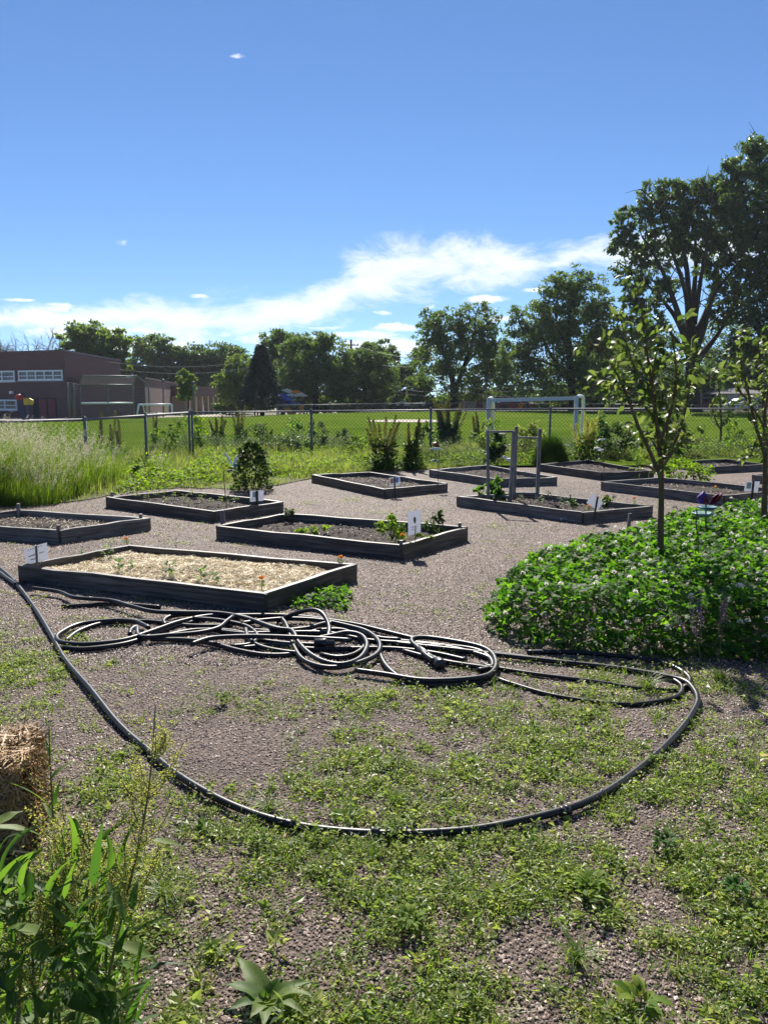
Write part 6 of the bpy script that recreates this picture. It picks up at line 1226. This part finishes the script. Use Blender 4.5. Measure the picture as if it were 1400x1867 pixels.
young('slim young fruit tree with bright leaves rising from the clover, left one', (1203, 1076), 0, [
 dict(p=[(1203, 1040), (1204, 960), (1205, 875), (1200, 800), (1190, 720), (1180, 650), (1172, 590)], r=(7.5, 1.6), base=1, n=1.0, f=.50),
 dict(p=[(1172, 590), (1164, 540), (1152, 500)], r=(1.6, .8), n=.2, f=.1),
 dict(p=[(1205, 872), (1180, 815), (1160, 770), (1140, 715), (1118, 670), (1098, 640), (1072, 625)], r=(4, 1), dy=-.25, n=1.1, f=.25),
 dict(p=[(1204, 860), (1232, 800), (1250, 740), (1258, 690), (1262, 650), (1296, 652)], r=(4, 1), dy=.2, n=1.0, f=.25),
 dict(p=[(1201, 810), (1222, 750), (1232, 690), (1228, 635), (1222, 590)], r=(3.5, 1), dy=-.3, n=1.0, f=.15), dict(p=[(1195, 770), (1165, 730), (1120, 705), (1078, 695)], r=(2.5, .8), dy=.25, n=.6, f=.2),
 dict(p=[(1190, 735), (1160, 680), (1142, 630), (1134, 595), (1130, 580)], r=(2.6, .9), dy=.2, n=.8, f=.2), dict(p=[(1205, 868), (1180, 850), (1160, 848)], r=(2.2, .8), dy=-.2, n=.35, f=.3), dict(p=[(1207, 850), (1235, 815), (1262, 790)], r=(2.2, .8), dy=-.3, n=.4, f=.3),
 dict(p=[(1203, 830), (1178, 790), (1150, 780)], r=(2, .8), dy=.3, n=.5, f=.2), dict(p=[(1200, 800), (1222, 800), (1240, 765)], r=(2, .8), dy=.35, n=.5, f=.2), dict(p=[(1255, 705), (1290, 690), (1318, 675)], r=(1.8, .7), dy=.2, n=.35, f=.3), dict(p=[(1204, 860), (1215, 790), (1218, 720)], r=(3, .8), dy=0, n=.9, f=.1), dict(p=[(1198, 790), (1188, 690), (1205, 610)], r=(3, .8), dy=-.15, n=.6, f=.15)], 25, .086, 51)
young('slim young fruit tree at the right edge, cut off by the photo', (1391, 1000), 0, [
 dict(p=[(1391, 960), (1394, 880), (1394, 800), (1390, 720), (1385, 660), (1380, 615)], r=(7, 1.2), base=1, n=1.2, f=.45),
 dict(p=[(1394, 830), (1375, 770), (1362, 710), (1350, 660), (1352, 605)], r=(3.5, 1), dy=-.3, n=1.2, f=.2), dict(p=[(1394, 820), (1415, 760), (1430, 690), (1440, 620)], r=(3.5, 1), dy=.2, n=1.2, f=.2), dict(p=[(1393, 780), (1370, 740), (1340, 700), (1330, 650)], r=(2.5, .8), dy=.3, n=1., f=.2), dict(p=[(1393, 800), (1380, 800), (1368, 830)], r=(2, .8), dy=-.2, n=.6, f=.2), dict(p=[(1392, 760), (1402, 690), (1400, 620)], r=(2.5, .8), dy=-.3, n=1., f=.2)], 26, .075, 52)
young('small thin sapling before the fence, between the two young trees', (1312, 822), 0, [dict(p=[(1313, 800), (1314, 770), (1312, 735), (1308, 690)], r=(2.6, .8), base=1, n=1.4, f=.35), dict(p=[(1313, 785), (1298, 750), (1300, 725)], r=(1.5, .6), n=1., f=.3), dict(p=[(1314, 780), (1328, 755), (1326, 730)], r=(1.5, .6), n=1., f=.3)], 26, .12, 53, name='sapling', group=None)

# ------------------------------------------------------------------ garden ornaments
pb = {k: paint(k, c, .35, 0, .5, .2) for k, c in dict(teal=(.04, .15, .19), purple_wing=(.13, .06, .30), red_wing=(.16, .02, .04), rust_red=(.22, .05, .03), pale_blue=(.55, .68, .70), sea=(.17, .30, .27)).items()}
def orn(label, Y, zb, rod, parts, name='butterfly_stake', rodw=.006):
    r = thing(name, label, 'garden ornament', (*atY(rod[-1][0], rod[-1][1], Y)[:2], zb)); P = [atY(x, y, Y) for x, y in rod]; P[-1][2] = min(P[-1][2], zb); MB().tube(spline(P, .02), rodw, 6).build('rod', M['black'], r, True)
    for nm, mt, pts, dy in parts:
        if pts == 'bowl': continue
        q = [atY(x, y, Y - .02 - dy * (i % 2)) for i, (x, y) in enumerate(pts)]; MB().prism(q, (0, .008, .002)).build(nm, mt, r)
    return r
yC = at(414, 928, .12)[1]
o = orn('hooked dark rod with a pale blue butterfly over the seedling bed', yC, .05, [(432, 859), (420, 857), (409, 858), (408, 868), (411, 900), (414, 932)], [('wing', pb['pale_blue'], [(408.5, 826), (411.5, 825.5), (424.5, 846), (422, 848)], .03), ('wing', M['white'], [(424.4, 847), (429, 831.5), (434.5, 836), (429.5, 846)], .03), ('body', pb['teal'], [(425, 845), (431.5, 845), (433.5, 851), (427, 852.5)], .01)])
yE = at(798, 880, .12)[1]
orn('thin rod with a dark red bird and pale plates at the picture sign bed', yE, .05, [(800.5, 817), (800, 840), (798, 884)], [('bird', pb['rust_red'], [(789, 812), (790, 807.5), (795, 806), (800, 809.5), (801, 814), (794, 815)], .02), ('plate', pb['pale_blue'], [(782, 819), (790, 816), (801, 816.5), (804, 820), (795, 820.5)], .03), ('plate', pb['sea'], [(784, 839.5), (791, 838), (800, 839.5), (794, 842.5)], .03)], 'bird_stake')
yG = at(1100, 861, .12)[1]
orn('thin rod with two tiers of white butterflies behind the young tree', yG, .05, [(1101.5, 801), (1101, 830), (1100, 864)], [('wing', M['white'], [(1088, 803), (1094, 800.5), (1103, 800), (1102, 802.5)], .03), ('wing', M['white'], [(1082.5, 817), (1090, 816), (1098, 818.5), (1090, 820)], .03), ('wing', M['white'], [(1090, 821), (1099.5, 819.5), (1099, 822), (1093, 823)], .03)])
yF = at(914, 869, .12)[1]
orn('thin rod with a white butterfly seen through the left trellis frame', yF, .05, [(914, 812), (914.5, 840), (914, 872)], [('wing', M['white'], [(915, 833), (920, 830.5), (926, 834), (922, 838)], .04), ('wing', M['white'], [(921, 837), (930, 835.5), (931, 839), (926, 840.5)], .04)])
yO = 7.6
o = orn('purple and red butterfly perched on a teal dish above the clover', yO, .1, [(1286, 917), (1286, 940), (1287, 985)], [('wing', pb['purple_wing'], [(1270, 907), (1280, 900), (1282, 895), (1289, 902), (1292, 917), (1275, 919), (1271, 914)], .05), ('wing', pb['red_wing'], [(1293, 918), (1299, 906), (1312, 898.5), (1317, 899), (1312, 912), (1302, 919)], .05), ('wing_patch', pb['rust_red'], [(1281, 911), (1287, 905), (1292, 917), (1284, 918)], .06)], rodw=.008)
c_ = atY(1287, 925, yO); k = yO / F
for dx_, dz_, rr_, mt, nm in ((2, .0, 17, 'teal', 'dish'), (-6, -.06, 20, 'sea', 'lower_dish')): MB().lathe(c_ + (dx_ * k, 0, dz_), [(-.03, .01), (-.028, rr_ * k * .5), (-.008, rr_ * k * .95), (.008, rr_ * k), (.010, rr_ * k * .95), (-.012, rr_ * k * .6), (-.018, .01)], 20).build(nm, pb[mt], o, True)
orn('bare black hooked rod standing in the clover before the butterfly', 6.7, .05, [(1263, 934), (1268, 930), (1270, 938), (1268, 955), (1272, 985), (1271, 1040)], [], 'shepherd_hook', .005)

# ------------------------------------------------------------------ straw bale and foreground weeds
r = thing('straw_bale', 'golden straw bale cut off by the left edge of the photo', 'straw bale', (-1.6, 2.75, 0)); x0, x1, y0, y1, h = -2.4, -1.31, 2.53, 2.88, .31; r.rotation_euler = (0, 0, .28)
nx, ny, nz = 40, 18, 14
def face(o_, ux, uy, a, b):
    V = []; 
    for j in range(b + 1):
        for i in range(a + 1): V.append(np.array(o_) + np.array(ux) * i / a + np.array(uy) * j / b)
    V = np.array(V); i, j = np.meshgrid(np.arange(b), np.arange(a), indexing='ij'); k = a + 1; return V, np.stack([i * k + j, i * k + j + 1, (i + 1) * k + j + 1, (i + 1) * k + j], -1).reshape(-1, 4)
m = MB(); m.add(*face((x0, y0, 0), (x1 - x0, 0, 0), (0, 0, h), nx, nz)); m.add(*face((x1, y0, 0), (0, y1 - y0, 0), (0, 0, h), ny, nz)); m.add(*face((x0, y0, h), (x1 - x0, 0, 0), (0, y1 - y0, 0), nx, ny)); m.add(*face((x0, y1, 0), (x1 - x0, 0, 0), (0, 0, h), nx, nz))
m.build('core', soil_mat('bale_core', [(.10, .055, .02), (.22, .13, .05), (.38, .24, .10)], 60), r)
n = 12000; f = rng.choice(3, n, p=[.45, .2, .35]); u, v_ = rng.random(n), rng.random(n)
P = np.where((f == 0)[:, None], np.stack([x0 + (x1 - x0) * u, np.full(n, y0), h * v_], 1), np.where((f == 1)[:, None], np.stack([np.full(n, x1), y0 + (y1 - y0) * u, h * v_], 1), np.stack([x0 + (x1 - x0) * u, y0 + (y1 - y0) * v_, np.full(n, h)], 1)))
nrm_ = np.where((f == 0)[:, None], [0, -1., 0], np.where((f == 1)[:, None], [1., 0, 0], [0, 0, 1.])); P = P + nrm_ * (rng.gamma(1.5, .008, n) + .02 * (np.sin(u * 40) > .3) * (f == 0))[:, None]
d = unit(rng.normal(size=(n, 3)) + .25 * nrm_ + np.where((f == 0)[:, None], [0.2, 0, -.5], [.5, 0, 0])); d = unit(d - .7 * nrm_ * (d * nrm_).sum(1)[:, None]); L = rng.uniform(.03, .12, n)[:, None]; sd_ = unit(np.cross(d, nrm_ + rng.normal(0, .3, (n, 3)))) * rng.uniform(.0012, .003, n)[:, None]
V = np.stack([P - d * L / 2 - sd_, P + d * L / 2 - sd_, P + d * L / 2 + sd_, P - d * L / 2 + sd_], 1).reshape(-1, 3); mesh_np('loose_straw', V, np.arange(n * 4).reshape(-1, 4), M['bale_straw'], r, rep(rng.beta(2, 2.2, n), 4))
def leaf2(A, B, W, curl, roll, g, nu=9):
    d = B - A; hl = math.hypot(d[0], d[1]); az = math.atan2(d[1], d[0]); el = math.atan2(d[2], hl); return big_leaf(A, az, el + curl / 2, np.linalg.norm(d) * (1 + curl * curl / 24), W, curl, roll, nu, .05, g)
def fg_plant(name, label, root, stalks, lv, seedn, extra=(), sm='greenseed', lm='dock', seed=0):
    g = np.random.default_rng(seed + 900); r = thing(name, label, 'weed', root, 'weeds in the near left corner'); m = MB(); SP = []; SD = []
    for pts, Y0, Y1, r0, side in stalks:
        n = len(pts); Q = spline([atY(x, y, Y0 + (Y1 - Y0) * i / (n - 1)) for i, (x, y) in enumerate(pts)], .02); m.tube(Q, np.linspace(r0, r0 * .35, len(Q)), 7)
        for q in range(side):
            i = int(len(Q) * g.uniform(.25, .85)); a = g.uniform(0, 6.28); L = g.uniform(.08, .21) * (1.1 - i / len(Q) * .5); e = Q[i] + np.array([math.cos(a) * L * .62, math.sin(a) * L * .4, L * .85]); B = spline([Q[i], (Q[i] + e) / 2 + (math.cos(a) * .01, 0, -.01), e], .01); m.tube(B, np.linspace(r0 * .4, r0 * .2, len(B)), 4, False); w_ = g.integers(1, len(B), seedn); SP.append(B[w_] + g.normal(0, .008, (seedn, 3))); SD.append(rand_dirs(seedn, g, -.6, .6))
        w_ = g.integers(int(len(Q) * .4), len(Q), seedn); SP.append(Q[w_] + g.normal(0, .010, (seedn, 3))); SD.append(rand_dirs(seedn, g, -.6, .6))
    m.build('stalks', M['stem'], r, True)
    if seedn: P = np.concatenate(SP); D = np.concatenate(SD); n = len(P); V, T = leaves(P, D, rand_dirs(n, g), g.uniform(.005, .009, n), g.uniform(.0035, .006, n), .2); tag(mesh_np('seed_heads', V, T, M[sm], r, rep(g.random(n), 4)), kind='stuff')
    VV = []; QQ = []; vv = []; c = 0
    for (ax, ay, bx, by, Y0, dY, W, curl, roll, v0) in lv:  # v0 is the leaf's tone; backlit leaves are painted brighter
        v, q = leaf2(atY(ax, ay, Y0), atY(bx, by, Y0 + dY), W, curl, roll, g); VV.append(v); QQ.append(q + c); c += len(v); vv += [v0] * len(v)
    mesh_np('leaves', np.concatenate(VV), np.concatenate(QQ), M[lm], r, vv, True); return r
YA = 1.82
fg_plant('dock_weed', 'tall pale seeded dock stalk rising across the hose in the near left corner', at(185, 1860), [([(185, 1850), (205, 1750), (235, 1620), (262, 1500), (276, 1400), (284, 1285)], YA, YA + .04, .0045, 34), ([(190, 1850), (178, 1760), (172, 1660), (166, 1570), (160, 1500)], YA - .05, YA - .03, .004, 16), ([(150, 1850), (128, 1740), (122, 1640), (120, 1560), (116, 1480)], YA - .08, YA - .02, .004, 22)],
 [(223, 1607, 197, 1786, YA - .02, -.06, .042, .5, .5, .1), (168, 1677, 158, 1810, YA - .05, -.06, .05, .5, .3, .15), (219, 1725, 290, 1770, YA, .02, .035, .9, .2, .9), (180, 1786, 218, 1880, YA - .1, -.08, .05, .5, .4, .1), (214, 1808, 258, 1880, YA - .04, -.02, .035, .6, .3, .95), (120, 1667, 80, 1736, YA - .05, -.03, .03, .5, .5, .3), (276, 1534, 350, 1567, YA + .02, .05, .024, .9, .1, .95), (175, 1540, 243, 1488, YA, .05, .018, .3, .6, .4), (128, 1491, 164, 1555, YA, -.05, .018, .4, .5, .2), (146, 1549, 225, 1553, YA + .02, .02, .024, 1.0, .1, .9), (130, 1732, 165, 1718, YA, .06, .035, .8, .2, .9), (200, 1640, 262, 1560, YA + .03, .05, .02, .4, .5, .5), (205, 1755, 268, 1800, YA - .02, .05, .03, .8, .1, .7), (230, 1690, 244, 1640, YA + .02, .05, .02, .4, .6, .2)], 110, seed=1)
fg_plant('leafy_weed', 'upright narrow leaved green weed in front of the straw bale', at(110, 1760), [([(112, 1760), (104, 1600), (97, 1480), (92, 1390), (90, 1322)], 2.05, 2.1, .005, 6)],
 [(97, 1478, 18, 1430, 2.06, -.05, .022, .5, .2, .6), (94, 1420, 146, 1388, 2.08, .06, .016, .9, .1, .9), (92, 1370, 88, 1316, 2.1, .0, .014, .3, .5, .8), (92, 1380, 80, 1340, 2.1, .03, .012, .3, .4, .5), (100, 1500, 75, 1462, 2.07, .04, .02, .6, .2, .8), (98, 1470, 112, 1420, 2.07, .05, .014, .4, .5, .3), (104, 1560, 140, 1500, 2.06, .06, .02, .6, .3, .4), (106, 1600, 60, 1570, 2.05, -.04, .03, .7, .2, .7)], 40, seed=2)
g = np.random.default_rng(66); lv = [(-12, 1506, 47, 1478, 1.85, .05, .04, .4, .1, .95), (-20, 1514, 80, 1531, 1.84, .06, .034, .8, .0, .9), (-10, 1600, 50, 1634, 1.8, .05, .06, .6, .1, .8), (-10, 1675, 44, 1690, 1.75, .03, .05, .5, .0, .5), (40, 1625, 100, 1640, 1.8, .04, .035, .7, .1, .6), (110, 1640, 66, 1662, 1.82, -.03, .03, .6, .1, .5), (120, 1800, 195, 1868, 1.68, -.03, .07, .5, .3, .05)]
for _ in range(70):
    x, y = g.uniform(-30, 190), g.uniform(1620, 1890); a = g.uniform(0, 6.28); L = g.uniform(35, 78); lv.append((x, y, x + L * math.cos(a), y + .75 * L * math.sin(a) - 10, g.uniform(1.52, 1.8), g.normal(0, .05), g.uniform(.018, .042), g.uniform(.3, 1.3), g.normal(0, .4), g.random()))
for _ in range(150):
    x, y = g.uniform(-25, 250), g.uniform(1580, 1890); a = g.normal(-1.2, .9); L = g.uniform(60, 130); lv.append((x, y, x + L * math.cos(a), y + L * math.sin(a), g.uniform(1.6, 1.86), g.normal(0, .06), g.uniform(.010, .024), g.uniform(.2, 1.3), g.normal(0, .5), g.random() * .7))
fg_plant('dock_weed', 'broad leaved dark weed filling the bottom left corner', at(60, 1880), [([(70, 1900), (62, 1780), (58, 1700), (52, 1640)], 1.7, 1.72, .005, 12), ([(110, 1900), (105, 1760), (98, 1650), (96, 1560)], 1.74, 1.78, .004, 16), ([(20, 1900), (28, 1740), (26, 1620), (30, 1560)], 1.78, 1.8, .004, 14), ([(30, 1900), (40, 1760), (44, 1640)], 1.66, 1.7, .005, 6)], lv, 60, seed=3)
b = at(488, 1832); rosl = []
for (x, y, W, v0, cu) in [(430, 1748, .05, .75, .6), (478, 1775, .04, .7, .5), (512, 1782, .04, .5, .6), (582, 1826, .035, .95, .9), (572, 1795, .035, .7, .8), (455, 1862, .04, .9, .6), (400, 1800, .045, .5, .7), (520, 1868, .04, .9, .7), (560, 1858, .035, .85, .8), (410, 1850, .035, .4, .7), (450, 1790, .035, .6, .5), (540, 1800, .03, .9, .7), (480, 1880, .04, .8, .5), (430, 1835, .03, .9, .6)]:
    Y0 = b[1]; e = at(x, y, .03); yy = min(max(e[1], Y0 - .12), Y0 + .14); rosl.append((488, 1830, x, y, Y0, yy - Y0, W * 1.25, cu * 1.5, g.normal(0, .35), v0))
fg_plant('rosette_weed', 'bright leafy rosette weed at the bottom centre left', b, [([(488, 1840), (487, 1826), (488, 1818)], b[1], b[1], .006, 0)], rosl, 0, seed=4)
def tuft(label, px, py, n, h, mat='grass', seed=0):
    g = np.random.default_rng(seed); b = at(px, py); a = g.uniform(0, 6.28, n); P = b + np.stack([g.normal(0, .012, n), g.normal(0, .012, n), 0 * a], 1); V, Q, kk = blades(P, np.stack([np.cos(a), np.sin(a)], 1), h * g.uniform(.5, 1.1, n), g.uniform(.003, .005, n), g.uniform(.5, 1.5, n), 4)
    return tag(mesh_np('grass_tuft', V, Q, M[mat], None, rep(g.random(n), kk)), label, 'grass tuft')
tuft('large spiky grass tuft right of centre in the foreground weeds', 1050, 1752, 90, .10, seed=1); tuft('grass tuft inside the right bend of the drip tube', 1180, 1258, 110, .13, seed=2); tuft('green grass tuft inside the big hose loop', 720, 1462, 70, .07, 'lime', seed=3); tuft('small grass tuft left of the dandelion rosette', 490, 1475, 50, .07, seed=4); tuft('shaded grass tuft at the foot of the clover on the right', 1310, 1240, 110, .11, seed=5); tuft('grass tuft beside the tall seeded dock', 300, 1640, 70, .10, seed=6)
def leafy(label, px, py, n, size, seed, mat='lime'):
    p = seedling(label, None, n, size, .05, mat, 'broadleaf_weed', seed); p.location = [float(c) for c in at(px, py)]
for i, (lab, px, py, n, s, mt) in enumerate([('bright pointed leaf weed in the right foreground', 1078, 1635, 26, .075, 'lime'), ('upright green weed in the middle foreground', 748, 1700, 26, .065, 'lime'), ('yellow green weed just below the front of the hose loop', 716, 1530, 22, .05, 'lime'), ('broad pale leaf weed at the bottom right', 1165, 1845, 9, .12, 'lime'), ('dark green weed near the right foreground', 1210, 1555, 34, .055, 'clover'), ('small bright weed left of the front of the hose loop', 470, 1545, 24, .04, 'lime'), ('leafy weed at the outer right bend of the hose', 1195, 1400, 30, .04, 'lime'), ('leafy weed in the middle of the hose loop', 725, 1400, 26, .045, 'lime'), ('bright weed under the left part of the hose pile', 405, 1285, 34, .05, 'lime'), ('dark leafy weed at the lower right edge', 1340, 1640, 24, .06, 'clover')]): leafy(lab, px, py, int(n * 2.2), s * .5, 300 + i, mt)
# ------------------------------------------------------------------ the air between here and the far trees
hz = MB().box(-430, 430, -80, 440, -4, 34).build('haze', None) if False else None
bmh = bmesh.new(); bmesh.ops.create_cube(bmh, size=1); meh = bpy.data.meshes.new('haze'); bmh.to_mesh(meh); bmh.free()
hz = bpy.data.objects.new('haze', meh); COL.objects.link(hz); hz.scale = (900, 560, 38); hz.location = (0, 160, 14); tag(hz, kind='stuff')
hm = bpy.data.materials.new('haze_air'); hm.use_nodes = True; t = hm.node_tree; t.nodes.remove(t.nodes['Principled BSDF'])
pv = t.nodes.new('ShaderNodeVolumePrincipled'); pv.inputs['Color'].default_value = (.82, .90, 1, 1); pv.inputs['Density'].default_value = .00013; pv.inputs['Anisotropy'].default_value = .3
t.links.new(pv.outputs[0], t.nodes['Material Output'].inputs['Volume']); meh.materials.append(hm)
for o in bpy.data.objects:
    if '_loc' in o: del o['_loc']
